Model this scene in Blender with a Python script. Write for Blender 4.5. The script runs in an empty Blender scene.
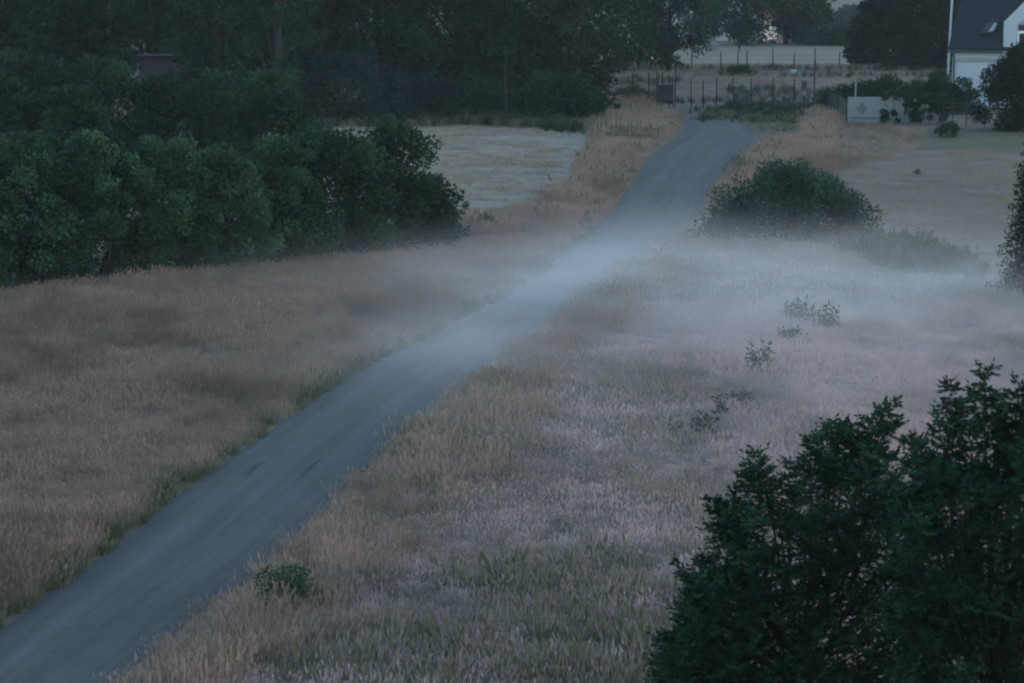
import bpy, math, random
import numpy as np
from mathutils import Vector, Matrix

R = math.radians
rng = np.random.default_rng(11)
random.seed(11)
scene = bpy.context.scene
COL = scene.collection

# ------------------------------------------------------------------ camera
W, H = 1024, 683
LENS, CAMZ, PITCH = 100.0, 9.0, R(7.837)
F = LENS / 36.0 * W
cam = bpy.data.cameras.new("camera")
cam.lens = LENS
cam.sensor_width = 36.0
cam.clip_start = 0.5
cam.clip_end = 9000
cam.dof.use_dof = True
cam.dof.focus_distance = 62
cam.dof.aperture_fstop = 3.2
camo = bpy.data.objects.new("camera", cam)
camo.location = (0, 0, CAMZ)
camo.rotation_euler = (math.pi / 2 - PITCH, 0, 0)
COL.objects.link(camo)
scene.camera = camo
CT, ST = math.cos(PITCH), math.sin(PITCH)


def ray(px, py):
    a, b = (px - W / 2) / F, -(py - H / 2) / F
    return a, CT + b * ST, -ST + b * CT


def gp(px, py, z=0.0):
    """point of the ground seen at a place of the photograph"""
    x, y, zz = ray(px, py)
    t = (z - CAMZ) / zz
    return x * t, y * t


def at(px, py, Y):
    """point at a known distance Y in front of the camera"""
    x, y, zz = ray(px, py)
    t = Y / y
    return Vector((x * t, Y, CAMZ + zz * t))


def proj(x, y, z=0.0):
    dz = z - CAMZ
    d = y * CT - dz * ST
    u = y * ST + dz * CT
    return W / 2 + F * x / d, H / 2 - F * u / d


# ------------------------------------------------------------------ materials
def new_mat(name):
    m = bpy.data.materials.new(name)
    m.use_nodes = True
    nt = m.node_tree
    nt.nodes.clear()
    out = nt.nodes.new("ShaderNodeOutputMaterial")
    return m, nt, out


def N(nt, typ, **kw):
    n = nt.nodes.new(typ)
    for k, v in kw.items():
        setattr(n, k, v)
    return n


def ramp(nt, fac, stops):
    r = N(nt, "ShaderNodeValToRGB")
    els = r.color_ramp.elements
    while len(els) < len(stops):
        els.new(0.5)
    for e, (p, c) in zip(els, stops):
        e.position = p
        e.color = (*c, 1)
    nt.links.new(fac, r.inputs[0])
    return r.outputs[0]


def noise(nt, vec, scale, detail=4, rough=0.55, sc=(1, 1, 1)):
    mp = N(nt, "ShaderNodeMapping")
    mp.inputs["Scale"].default_value = sc
    nt.links.new(vec, mp.inputs[0])
    n = N(nt, "ShaderNodeTexNoise")
    n.inputs["Scale"].default_value = scale
    n.inputs["Detail"].default_value = detail
    n.inputs["Roughness"].default_value = rough
    nt.links.new(mp.outputs[0], n.inputs["Vector"])
    return n.outputs["Fac"]


def mixc(nt, fac, a, b, mode="MIX"):
    m = N(nt, "ShaderNodeMix", data_type="RGBA", blend_type=mode)
    if isinstance(fac, (int, float)):
        m.inputs[0].default_value = fac
    else:
        nt.links.new(fac, m.inputs[0])
    for sock, v in ((m.inputs[6], a), (m.inputs[7], b)):
        if isinstance(v, tuple):
            sock.default_value = (*v, 1)
        else:
            nt.links.new(v, sock)
    return m.outputs[2]


def math_n(nt, op, a, b=None, clamp=False):
    m = N(nt, "ShaderNodeMath", operation=op, use_clamp=clamp)
    for i, v in enumerate((a, b)):
        if v is None:
            continue
        if isinstance(v, (int, float)):
            m.inputs[i].default_value = v
        else:
            nt.links.new(v, m.inputs[i])
    return m.outputs[0]


def principled(nt, out, color, rough=0.8, spec=0.25, bump=None, bump_s=0.3, bump_d=0.05):
    p = N(nt, "ShaderNodeBsdfPrincipled")
    if isinstance(color, tuple):
        p.inputs["Base Color"].default_value = (*color, 1)
    else:
        nt.links.new(color, p.inputs["Base Color"])
    p.inputs["Roughness"].default_value = rough
    p.inputs["Specular IOR Level"].default_value = spec
    if bump is not None:
        b = N(nt, "ShaderNodeBump")
        b.inputs["Strength"].default_value = bump_s
        b.inputs["Distance"].default_value = bump_d
        nt.links.new(bump, b.inputs["Height"])
        nt.links.new(b.outputs[0], p.inputs["Normal"])
    nt.links.new(p.outputs[0], out.inputs[0])
    return p


def leaf_mat(name, dark, light, transl=0.18):
    m, nt, out = new_mat(name)
    at_ = N(nt, "ShaderNodeAttribute", attribute_name="tint")
    c = ramp(nt, at_.outputs["Fac"], [(0.0, dark), (1.0, light)])
    p = N(nt, "ShaderNodeBsdfPrincipled")
    nt.links.new(c, p.inputs["Base Color"])
    p.inputs["Roughness"].default_value = 0.6
    p.inputs["Specular IOR Level"].default_value = 0.05
    t = N(nt, "ShaderNodeBsdfTranslucent")
    nt.links.new(c, t.inputs[0])
    mx = N(nt, "ShaderNodeMixShader")
    mx.inputs[0].default_value = transl
    nt.links.new(p.outputs[0], mx.inputs[1])
    nt.links.new(t.outputs[0], mx.inputs[2])
    nt.links.new(mx.outputs[0], out.inputs[0])
    return m


def plain_mat(name, col, var=0.25, rough=0.7, scale=6.0, sc=(1, 1, 1), spec=0.25):
    m, nt, out = new_mat(name)
    tc = N(nt, "ShaderNodeTexCoord")
    n = noise(nt, tc.outputs["Object"], scale, 5, 0.6, sc)
    lo = tuple(c * (1 - var) for c in col)
    hi = tuple(min(1, c * (1 + var)) for c in col)
    c = ramp(nt, n, [(0.3, lo), (0.7, hi)])
    principled(nt, out, c, rough, spec, n, 0.25, 0.02)
    return m


def grass_mat(name, blade_a, blade_b, head, patch_scale=0.25, patch=None, low=None):
    """blade colour varies per tuft and in broad patches of the meadow; seed heads by attribute"""
    m, nt, out = new_mat(name)
    geo = N(nt, "ShaderNodeNewGeometry")
    oi = N(nt, "ShaderNodeObjectInfo")
    c = ramp(nt, oi.outputs["Random"], [(0.0, blade_a), (1.0, blade_b)])
    at_ = N(nt, "ShaderNodeAttribute", attribute_name="head")
    c = mixc(nt, at_.outputs["Fac"], c, head)
    if patch is not None:
        pn = noise(nt, geo.outputs["Position"], patch_scale, 4, 0.6, (1, 0.45, 0.1))
        pf = N(nt, "ShaderNodeMapRange")
        pf.inputs[1].default_value = 0.47
        pf.inputs[2].default_value = 0.66
        nt.links.new(pn, pf.inputs[0])
        c = mixc(nt, pf.outputs[0], c, patch)
    p = N(nt, "ShaderNodeBsdfPrincipled")
    nt.links.new(c, p.inputs["Base Color"])
    p.inputs["Roughness"].default_value = 0.85
    p.inputs["Specular IOR Level"].default_value = 0.1
    t = N(nt, "ShaderNodeBsdfTranslucent")
    nt.links.new(c, t.inputs[0])
    mx = N(nt, "ShaderNodeMixShader")
    mx.inputs[0].default_value = 0.2
    nt.links.new(p.outputs[0], mx.inputs[1])
    nt.links.new(t.outputs[0], mx.inputs[2])
    nt.links.new(mx.outputs[0], out.inputs[0])
    return m


M = {}
M["leaf_hedge"] = leaf_mat("hedge_leaves", (0.010, 0.026, 0.016), (0.068, 0.122, 0.066))
M["leaf_meadow"] = leaf_mat("meadow_bush_leaves", (0.016, 0.032, 0.025), (0.066, 0.104, 0.076))
M["leaf_hedge_dark"] = leaf_mat("dark_hedge_leaves", (0.008, 0.022, 0.014), (0.036, 0.074, 0.042))
M["leaf_wood"] = leaf_mat("wood_leaves", (0.005, 0.019, 0.014), (0.024, 0.064, 0.042))
M["leaf_light"] = leaf_mat("light_wood_leaves", (0.012, 0.026, 0.018), (0.042, 0.064, 0.040))
M["leaf_willow"] = leaf_mat("willow_leaves", (0.012, 0.024, 0.023), (0.032, 0.052, 0.046))
M["leaf_fore"] = leaf_mat("ash_leaves", (0.004, 0.013, 0.008), (0.030, 0.070, 0.037))
M["leaf_conifer"] = leaf_mat("conifer_needles", (0.005, 0.013, 0.010), (0.015, 0.028, 0.019))
M["leaf_pale"] = leaf_mat("pale_leaves", (0.16, 0.20, 0.18), (0.35, 0.40, 0.36))
M["leaf_weed"] = leaf_mat("weed_leaves", (0.050, 0.068, 0.052), (0.115, 0.135, 0.098))
M["leaf_dock"] = leaf_mat("dock_seed_heads", (0.040, 0.040, 0.034), (0.085, 0.075, 0.062))
M["leaf_tussock"] = leaf_mat("tussock_blades", (0.10, 0.055, 0.04), (0.19, 0.115, 0.085))
M["bark"] = plain_mat("bark", (0.012, 0.012, 0.011), 0.4, 0.9, 8, (1, 1, 0.2))
M["bark_pale"] = plain_mat("pale_bark", (0.028, 0.029, 0.030), 0.3, 0.9, 5, (1, 1, 0.3))
M["stem"] = plain_mat("weed_stem", (0.05, 0.05, 0.035), 0.3)
M["white_wall"] = plain_mat("white_render_wall", (0.42, 0.43, 0.45), 0.05, 0.8, 1.2)
M["white_trim"] = plain_mat("white_trim", (0.70, 0.70, 0.68), 0.05, 0.5)
M["grey_trim"] = plain_mat("grey_cornice", (0.26, 0.27, 0.28), 0.1, 0.7)
M["roof_dark"] = plain_mat("slate_roof", (0.015, 0.017, 0.022), 0.3, 0.75, 5, (4, 1, 4))
M["roof_red"] = plain_mat("red_tile_roof", (0.14, 0.06, 0.045), 0.25, 0.85, 6)
M["dark_glass"] = plain_mat("dark_window_glass", (0.03, 0.035, 0.045), 0.1, 0.08, 1, (1, 1, 1), 0.5)
M["dark_wood"] = plain_mat("dark_weathered_wood", (0.040, 0.037, 0.036), 0.35, 0.85, 5, (6, 6, 0.4))
M["shed_wood"] = plain_mat("grey_weathered_boards", (0.075, 0.068, 0.082), 0.25, 0.85, 4, (6, 6, 0.4))
M["post_wood"] = plain_mat("post_wood", (0.028, 0.030, 0.032), 0.35, 0.85, 5, (4, 4, 0.5))
M["wire"] = plain_mat("fence_wire", (0.10, 0.10, 0.10), 0.1, 0.6)
M["pole_white"] = plain_mat("flagpole_paint", (0.50, 0.50, 0.50), 0.04, 0.4)
M["board_white"] = plain_mat("white_sign_paint", (0.185, 0.19, 0.19), 0.10, 0.6, 2)
M["board_mark"] = plain_mat("dark_sign_paint", (0.07, 0.078, 0.085), 0.1, 0.6)
M["sign_dark"] = plain_mat("dark_sign_plate", (0.04, 0.04, 0.05), 0.1, 0.5)
M["tub"] = plain_mat("white_plastic", (0.60, 0.60, 0.58), 0.05, 0.4)


def ground_mat(name, a, b, c, scale, sc=(1, 1, 1), bump=0.6, bump_d=0.1):
    m, nt, out = new_mat(name)
    geo = N(nt, "ShaderNodeNewGeometry")
    n1 = noise(nt, geo.outputs["Position"], scale, 6, 0.65, sc)
    n2 = noise(nt, geo.outputs["Position"], scale * 0.17, 3, 0.5, sc)
    col = ramp(nt, n1, [(0.32, a), (0.66, b)])
    f = N(nt, "ShaderNodeMapRange")
    f.inputs[1].default_value = 0.42
    f.inputs[2].default_value = 0.68
    nt.links.new(n2, f.inputs[0])
    col = mixc(nt, f.outputs[0], col, c)
    principled(nt, out, col, 0.95, 0.05, n1, bump, bump_d)
    return m


M["soil"] = ground_mat("meadow_thatch", (0.11, 0.078, 0.056), (0.20, 0.142, 0.104), (0.14, 0.108, 0.076), 1.6)
M["hay_left"] = ground_mat("mown_hay_pale", (0.19, 0.145, 0.105), (0.37, 0.285, 0.215), (0.26, 0.195, 0.15), 1.3, (0.5, 0.42, 1), 0.8, 0.15)
M["hay_right"] = ground_mat("mown_hay_tan", (0.115, 0.083, 0.060), (0.215, 0.156, 0.114), (0.155, 0.112, 0.082), 1.3, (0.4, 0.5, 1), 0.8, 0.15)
M["far_field"] = ground_mat("far_stubble", (0.17, 0.137, 0.093), (0.22, 0.178, 0.12), (0.19, 0.152, 0.105), 0.35, (0.5, 0.3, 1), 0.3)
M["paddock"] = ground_mat("dry_paddock", (0.15, 0.115, 0.095), (0.21, 0.165, 0.14), (0.17, 0.14, 0.115), 0.5, (0.5, 0.35, 1), 0.3)
M["lawn"] = ground_mat("green_lawn", (0.085, 0.078, 0.045), (0.135, 0.115, 0.072), (0.10, 0.088, 0.054), 1.0, (0.5, 0.5, 1), 0.4)


# path: fine aggregate, wheel tracks running along it
def path_material():
    m, nt, out = new_mat("asphalt_path")
    uv = N(nt, "ShaderNodeUVMap", uv_map="UVMap")
    geo = N(nt, "ShaderNodeNewGeometry")
    fine = noise(nt, geo.outputs["Position"], 9, 6, 0.85)
    grit = noise(nt, geo.outputs["Position"], 30, 3, 0.9)
    broad = noise(nt, geo.outputs["Position"], 0.7, 5, 0.65, (1, 0.35, 1))
    streak = noise(nt, uv.outputs[0], 11, 5, 0.65, (1, 0.010, 1))
    f = math_n(nt, "ADD", math_n(nt, "MULTIPLY", fine, 0.30), math_n(nt, "MULTIPLY", streak, 0.35))
    f = math_n(nt, "ADD", f, math_n(nt, "ADD", math_n(nt, "MULTIPLY", broad, 0.20), math_n(nt, "MULTIPLY", grit, 0.15)))
    c = ramp(nt, f, [(0.38, (0.040, 0.037, 0.036)), (0.5, (0.064, 0.060, 0.057)), (0.62, (0.098, 0.092, 0.086))])
    # pale worn wheel tracks
    su = N(nt, "ShaderNodeSeparateXYZ")
    nt.links.new(uv.outputs[0], su.inputs[0])
    trk = math_n(nt, "MULTIPLY", math_n(nt, "ABSOLUTE", math_n(nt, "SUBTRACT", math_n(nt, "ABSOLUTE", math_n(nt, "SUBTRACT", su.outputs[0], 0.5)), 0.21)), 9.0)
    trk = math_n(nt, "MULTIPLY", math_n(nt, "SUBTRACT", 1.0, trk, True), math_n(nt, "MULTIPLY", broad, 0.6))
    c = mixc(nt, trk, c, (0.105, 0.098, 0.092))
    principled(nt, out, c, 0.9, 0.2, fine, 0.5, 0.012)
    return m


M["path"] = path_material()
M["skid"] = plain_mat("tyre_rubber_mark", (0.050, 0.048, 0.046), 0.3, 0.9, 12)

M["g_dry"] = grass_mat("dry_brown_grass", (0.222, 0.148, 0.108), (0.388, 0.260, 0.192), (0.398, 0.265, 0.198), 0.22, (0.185, 0.130, 0.093))
M["g_straw"] = grass_mat("tall_straw_grass", (0.222, 0.152, 0.119), (0.40, 0.276, 0.220), (0.42, 0.285, 0.23), 0.24, (0.20, 0.155, 0.110))
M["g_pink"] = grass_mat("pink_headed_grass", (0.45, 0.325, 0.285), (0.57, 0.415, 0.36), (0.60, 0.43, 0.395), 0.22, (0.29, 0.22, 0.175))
M["g_green"] = grass_mat("green_grass", (0.065, 0.080, 0.038), (0.125, 0.130, 0.066), (0.17, 0.15, 0.095))
M["g_sage"] = grass_mat("grey_green_grass", (0.165, 0.14, 0.10), (0.285, 0.232, 0.168), (0.33, 0.26, 0.195))
M["g_hay"] = grass_mat("cut_hay", (0.24, 0.18, 0.13), (0.44, 0.335, 0.25), (0.38, 0.29, 0.21))
M["g_nettle"] = grass_mat("nettles", (0.040, 0.058, 0.034), (0.075, 0.095, 0.055), (0.07, 0.085, 0.05))


# ------------------------------------------------------------------ mesh helpers
def mesh_np(name, verts, faces, mat, attrs=None, smooth=False, facemats=None):
    """verts (n,3), faces (m,k) all of one k"""
    verts = np.asarray(verts, np.float32)
    faces = np.asarray(faces, np.int32)
    me = bpy.data.meshes.new(name)
    me.vertices.add(len(verts))
    me.vertices.foreach_set("co", verts.ravel())
    k = faces.shape[1]
    me.loops.add(faces.size)
    me.loops.foreach_set("vertex_index", faces.ravel())
    me.polygons.add(len(faces))
    me.polygons.foreach_set("loop_start", np.arange(0, faces.size, k, dtype=np.int32))
    for an, (dom, data) in (attrs or {}).items():
        a = me.attributes.new(an, "FLOAT", dom)
        a.data.foreach_set("value", np.asarray(data, np.float32))
    me.update(calc_edges=True)
    if smooth:
        me.polygons.foreach_set("use_smooth", np.ones(len(faces), bool))
    me.validate()
    if mat:
        me.materials.append(mat)
    return me


def link(name, me, parent=None, loc=None):
    o = bpy.data.objects.new(name, me)
    COL.objects.link(o)
    if parent is not None:
        o.parent = parent
    if loc is not None:
        o.location = loc
    return o


def tag(o, label, cat, group=None, kind=None):
    if label:
        o["label"] = label
    if cat:
        o["category"] = cat
    if group:
        o["group"] = group
    if kind:
        o["kind"] = kind
    return o


def thing(name, label, cat, loc, rz=0.0, group=None):
    o = bpy.data.objects.new(name, None)
    o.empty_display_size = 0.3
    COL.objects.link(o)
    o.location = loc
    o.rotation_euler = (0, 0, rz)
    return tag(o, label, cat, group)


class MB:
    """mesh builder for boxes, tubes, polygons"""

    def __init__(s):
        s.v, s.f = [], []

    def poly(s, pts):
        b = len(s.v)
        s.v += [tuple(p) for p in pts]
        s.f.append(tuple(range(b, b + len(pts))))
        return s

    def box(s, x0, x1, y0, y1, z0, z1):
        b = len(s.v)
        s.v += [(x, y, z) for z in (z0, z1) for y in (y0, y1) for x in (x0, x1)]
        for q in ((0, 2, 3, 1), (4, 5, 7, 6), (0, 1, 5, 4), (2, 6, 7, 3), (0, 4, 6, 2), (1, 3, 7, 5)):
            s.f.append(tuple(b + i for i in q))
        return s

    def prism(s, outline, y0, y1):
        """outline in x,z extruded along y"""
        n, b = len(outline), len(s.v)
        s.v += [(x, y0, z) for x, z in outline] + [(x, y1, z) for x, z in outline]
        s.f.append(tuple(b + i for i in range(n)))
        s.f.append(tuple(b + n + i for i in reversed(range(n))))
        for i in range(n):
            j = (i + 1) % n
            s.f.append((b + i, b + n + i, b + n + j, b + j))
        return s

    def tube(s, pts, radii, sides=6):
        pts = [Vector(p) for p in pts]
        rings = []
        for i, p in enumerate(pts):
            d = (pts[min(i + 1, len(pts) - 1)] - pts[max(i - 1, 0)])
            d = d.normalized() if d.length > 1e-9 else Vector((0, 0, 1))
            u = d.cross(Vector((0.31, 0.95, 0.05))).normalized()
            w = d.cross(u)
            r = radii[i]
            rings.append(len(s.v))
            for k in range(sides):
                a = 2 * math.pi * k / sides
                s.v.append(tuple(p + (u * math.cos(a) + w * math.sin(a)) * r))
        for i in range(len(rings) - 1):
            for k in range(sides):
                k2 = (k + 1) % sides
                s.f.append((rings[i] + k, rings[i] + k2, rings[i + 1] + k2, rings[i + 1] + k))
        s.f.append(tuple(rings[0] + k for k in reversed(range(sides))))
        s.f.append(tuple(rings[-1] + k for k in range(sides)))
        return s

    def build(s, name, mat, parent=None, loc=None, smooth=False):
        me = bpy.data.meshes.new(name)
        me.from_pydata(s.v, [], s.f)
        me.materials.append(mat)
        if smooth:
            for p in me.polygons:
                p.use_smooth = True
        me.update()
        return link(name, me, parent, loc)


def unit(a):
    return a / np.maximum(np.linalg.norm(a, axis=-1, keepdims=True), 1e-9)


def leaves(pos, size, tint, axis_bias, aspect=0.45, spread=1.0, up=0.6):
    """one pointed, slightly folded leaf per position; two quads... kept as one 4-gon each"""
    n = len(pos)
    a = unit(rng.normal(0, spread, (n, 3)) + axis_bias)
    nr = rng.normal(0, 1, (n, 3)) + np.array([0, 0, up])
    sd = unit(np.cross(a, nr))
    L = size[:, None]
    mid = pos + a * L * 0.45
    v = np.stack([pos, mid + sd * L * aspect * 0.5, pos + a * L, mid - sd * L * aspect * 0.5], 1)
    return v.reshape(-1, 3), np.arange(4 * n).reshape(n, 4), tint


def crown_mesh(name, clumps, n, leaf, mat, aspect=0.5, flat=0.75, droop=0.0, center=None, tintvar=0.25):
    """clumps: (k,4) x,y,z,r ; n leaves in all"""
    cl = np.asarray(clumps, float)
    wgt = cl[:, 3] ** 2
    idx = rng.choice(len(cl), n, p=wgt / wgt.sum())
    d = unit(rng.normal(0, 1, (n, 3)))
    rad = cl[idx, 3] * rng.random(n) ** 0.42
    off = d * rad[:, None]
    off[:, 2] *= flat
    pos = cl[idx, :3] + off
    if center is not None:
        out = unit(pos - np.asarray(center)) * 0.5 + d * 0.6
    else:
        out = d * 0.9
    out = out + np.array([0, 0, 0.15 - droop])
    ct = np.clip(rng.normal(0.45, tintvar, len(cl)), 0, 1)
    tint = np.clip(ct[idx] + rng.normal(0, 0.16, n), 0, 1)
    v, f, t = leaves(pos, leaf * rng.uniform(0.6, 1.25, n), tint, out, aspect, 0.6)
    v[:, 2] = np.maximum(v[:, 2], 0.02)
    return mesh_np(name, v, f, mat, {"tint": ("FACE", t)})


def envelope(k, w, h, z0, prof, depth=None, seed=0, surf=0.55, lump=0.18):
    """k clump centres in a lumpy envelope"""
    g = np.random.default_rng(seed)
    depth = depth or w
    ph = g.uniform(0, 6.28, 6)
    pts = []
    for _ in range(k):
        t = g.random()
        ang = g.uniform(0, 2 * math.pi)
        rr = prof(t) * (1 - surf + surf * math.sqrt(g.random()))
        rr *= 1 + lump * math.sin(3 * ang + ph[0] + 5 * t) + lump * math.sin(5 * ang + ph[1] - 7 * t)
        pts.append((rr * math.cos(ang) * w / 2, rr * math.sin(ang) * depth / 2, z0 + t * (h - z0)))
    return np.array(pts)


def P_round(t):
    return max(0.12, math.sin(math.pi * min(1, 0.12 + 0.86 * t)) ** 0.6)


def P_dome(t):
    return max(0.06, math.sqrt(max(0, 1 - t * t)) * (0.9 + 0.1 * t))


def P_cone(t):
    return max(0.05, 1 - t)


def woody(name, label, cat, x, y, h, w, z0, n, leaf, mat, k=60, prof=P_round, depth=None, trunks=1,
          group=None, clump=0.16, flat=0.75, droop=0.0, bark="bark", aspect=0.55, tr=None, rot=0.0,
          limbs=16, extra=None, tintvar=0.25, sink=0.0):
    """tree or shrub: tapered trunk(s) with limbs to the clumps, crown of leaf-sized faces"""
    root = thing(name, label, cat, (x, y, -sink), rot, group)
    seed = int(abs(x * 131 + y * 17 + h * 7)) + 3
    g = np.random.default_rng(seed)
    pts = envelope(k, w, h, z0, prof, depth, seed)
    if extra is not None:
        pts = np.vstack([pts, np.asarray(extra)])
    cr = clump * w * g.uniform(0.6, 1.35, len(pts))
    pts[:, 2] *= (h - np.median(cr) * flat * 0.8) / h
    pts[:, 2] *= g.uniform(0.93, 1.07, len(pts))
    pts[:, 2] = np.maximum(pts[:, 2], cr * 0.4)
    cl = np.column_stack([pts, cr])
    tr = tr or max(0.035, h * 0.017)
    mb = MB()
    sel = g.permutation(len(pts))[:limbs]
    for q in range(trunks):
        if q:
            mb.build("stem", M[bark], root, smooth=True)
            mb = MB()
        bx, by = (0, 0) if trunks == 1 else g.uniform(-0.12, 0.12, 2) * w
        lean = g.uniform(-0.06, 0.06, 2) * h if trunks == 1 else g.uniform(-0.22, 0.22, 2) * w
        top = Vector((bx + lean[0], by + lean[1], h * 0.82))
        tp = [Vector((bx, by, 0)), Vector((bx, by, 0)).lerp(top, 0.35) + Vector((*g.uniform(-.04, .04, 2) * h, 0)),
              Vector((bx, by, 0)).lerp(top, 0.7), top]
        mb.tube(tp, [tr * 1.2, tr * 0.85, tr * 0.5, tr * 0.15], 7)
        for s in sel[q::trunks]:
            c = Vector(pts[s])
            f = max(0.12, min(0.75, (c.z - 0.25 * h) / h))
            b = Vector((bx, by, 0)).lerp(top, f / 0.82)
            midp = b.lerp(c, 0.5) + Vector((0, 0, 0.05 * h))
            mb.tube([b, midp, c], [tr * 0.45, tr * 0.28, tr * 0.08], 5)
    mb.build("trunk" if trunks == 1 else "stem", M[bark], root, smooth=True)
    me = crown_mesh("crown", cl, n, leaf, M[mat], aspect, flat, droop, (0, 0, z0 + 0.35 * (h - z0)), tintvar)
    link("crown", me, root)
    return root


# ------------------------------------------------------------------ setting: ground sheets
def sheet(name, pts, z, mat):
    """flat sheet from outline points on the ground"""
    me = bpy.data.meshes.new(name)
    me.from_pydata([(x, y, z) for x, y in pts], [], [tuple(range(len(pts)))])
    me.materials.append(mat)
    me.update()
    o = link(name, me)
    tag(o, None, None, None, "structure")
    return o


# ground: one sheet to the horizon; level to 300 m and gently falling away beyond
gx = np.concatenate([[-3500, -1500, -600, -250], np.arange(-120, 121, 12), [250, 600, 1500, 3500]])
gy = np.concatenate([[-120, -40], np.arange(0, 301, 12), [330, 380, 450, 560, 750, 1100, 1800, 3500, 6500]])
gv = [(x, y, 0.0 if y <= 300 else -min(y - 300, 800) * 0.034) for y in gy for x in gx]
nx = len(gx)
gf = [(j * nx + i, j * nx + i + 1, (j + 1) * nx + i + 1, (j + 1) * nx + i) for j in range(len(gy) - 1) for i in range(nx - 1)]
ground = link("ground", mesh_np("ground", gv, gf, M["soil"]))
tag(ground, None, None, None, "structure")


def wobble(poly, amp, per=14):
    """subdivide an outline given in photo positions and roughen it"""
    out = []
    for i in range(len(poly)):
        a, b = np.array(poly[i], float), np.array(poly[(i + 1) % len(poly)], float)
        n = max(1, int(np.linalg.norm(b - a) / per))
        for k in range(n):
            p = a + (b - a) * k / n
            out.append((p[0] + random.uniform(-amp, amp), p[1] + random.uniform(-amp, amp) * 0.25))
    return out


PX_HAYL = [(330, 127), (470, 127), (592, 130), (588, 150), (572, 185), (540, 208), (470, 222), (400, 226), (320, 200)]
PX_HAYR = [(840, 172), (905, 152), (960, 149), (1180, 149), (1250, 275), (990, 268), (900, 240), (862, 215)]
PX_FAR = [(520, 64), (600, 64.5), (720, 65), (860, 64), (960, 64), (960, 44), (860, 43), (720, 44), (520, 43)]
PX_PAD = [(560, 106), (600, 68), (720, 66), (1010, 66), (1010, 98), (860, 98), (820, 106)]
PX_LAWN = [(915, 149), (925, 131), (1200, 124), (1240, 151), (1024, 150)]
sheet("mown_field", [gp(*p) for p in wobble(PX_HAYL, 3)], 0.006, M["hay_left"])
sheet("mown_field", [gp(*p) for p in wobble(PX_HAYR, 3)], 0.006, M["hay_right"])
sheet("far_field", [gp(*p) for p in PX_FAR], 0.006, M["far_field"])
sheet("paddock", [gp(*p) for p in PX_PAD], 0.010, M["paddock"])
sheet("lawn", [gp(*p) for p in wobble(PX_LAWN, 2)], 0.012, M["lawn"])

# path
LE = [(-330, 880), (-120, 728), (0, 630), (99, 559), (174, 499), (224, 464), (315, 400), (360, 371), (416, 345), (460, 323), (500, 301), (533, 283),
      (569, 253), (583, 239), (616, 203), (642, 170), (652, 154), (664, 147), (675, 140), (683, 131), (684, 124), (687, 119.5)]
RE = [(-20, 880), (50, 760), (116, 683), (153, 652), (186, 622), (232, 591), (269, 563), (315, 522), (350, 484), (403, 433), (448, 397), (493, 362),
      (535, 333), (586, 292), (626, 266), (669, 246), (684, 235), (703, 212), (714, 189), (730, 168), (742, 150), (764, 138), (766, 133)]
FARE = [(687, 119.5), (705, 121), (724, 123.5), (745, 127.5), (764, 132)]


def resample(pl, n):
    p = np.array(pl, float)
    d = np.concatenate([[0], np.cumsum(np.linalg.norm(np.diff(p, axis=0), axis=1))])
    t = np.linspace(0, d[-1], n)
    return np.column_stack([np.interp(t, d, p[:, 0]), np.interp(t, d, p[:, 1])])


lw = np.array([gp(*p) for p in LE + FARE[1:]])
rw = np.array([gp(*p) for p in RE])
NP_ = 150
lw2 = np.column_stack([np.interp(np.linspace(0, 1, NP_), np.linspace(0, 1, 400), resample(lw, 400)[:, i]) for i in (0, 1)])
# pair the two edges by distance along the view so that cross-sections stay square to the path
ll, rr = resample(lw[:len(LE)], NP_), None
keyR = resample(rw, 800)
yr = np.maximum.accumulate(keyR[:, 1])
rr = np.column_stack([np.interp(ll[:, 1], yr, keyR[:, 0]), ll[:, 1]])
NC = 10
pv, pf, puv = [], [], []
for i in range(NP_):
    for k in range(NC + 1):
        t = k / NC
        p = ll[i] * (1 - t) + rr[i] * t
        j = (random.uniform(-0.05, 0.05) if k in (0, NC) else 0)
        pv.append((p[0] + j, p[1], 0.016 + 0.05 * (1 - (2 * t - 1) ** 2)))
        puv.append((t, p[1]))
for i in range(NP_ - 1):
    for k in range(NC):
        a = i * (NC + 1) + k
        pf.append((a, a + 1, a + NC + 2, a + NC + 1))
pm = mesh_np("path", pv, pf, M["path"], smooth=True)
uvl = pm.uv_layers.new(name="UVMap")
li = np.empty(len(pm.loops), np.int32)
pm.loops.foreach_get("vertex_index", li)
uvl.data.foreach_set("uv", np.array(puv, np.float32)[li].ravel())
tag(link("path", pm), None, None, None, "structure")
# the bend to the right at the far end
bend = [gp(*p) for p in [(684, 124.5), (687, 119.5), (705, 121), (724, 123.5), (745, 127.5), (764, 132), (780, 135), (768, 138.5), (752, 144), (720, 142)]]
sheet("path", bend, 0.02, M["path"])
# curved tyre marks


def ribbon(pxs, wid, z):
    c = resample([gp(*p) for p in pxs], 14)
    mb = MB()
    d = np.gradient(c, axis=0)
    nrm = np.column_stack([-d[:, 1], d[:, 0]])
    nrm /= np.linalg.norm(nrm, axis=1)[:, None]
    ww = wid * np.sin(np.linspace(0.15, math.pi - 0.15, 14))
    for i in range(13):
        mb.poly([(*(c[i] - nrm[i] * ww[i]), z), (*(c[i] + nrm[i] * ww[i]), z), (*(c[i + 1] + nrm[i + 1] * ww[i + 1]), z), (*(c[i + 1] - nrm[i + 1] * ww[i + 1]), z)])
    return mb


for pl in ([(248, 480), (250, 473), (257, 468), (267, 465)], [(302, 482), (305, 474), (312, 468), (322, 463)]):
    o = ribbon(pl, 0.032, 0.074).build("tyre_mark", M["skid"])
    tag(o, None, None, None, "structure")


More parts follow.
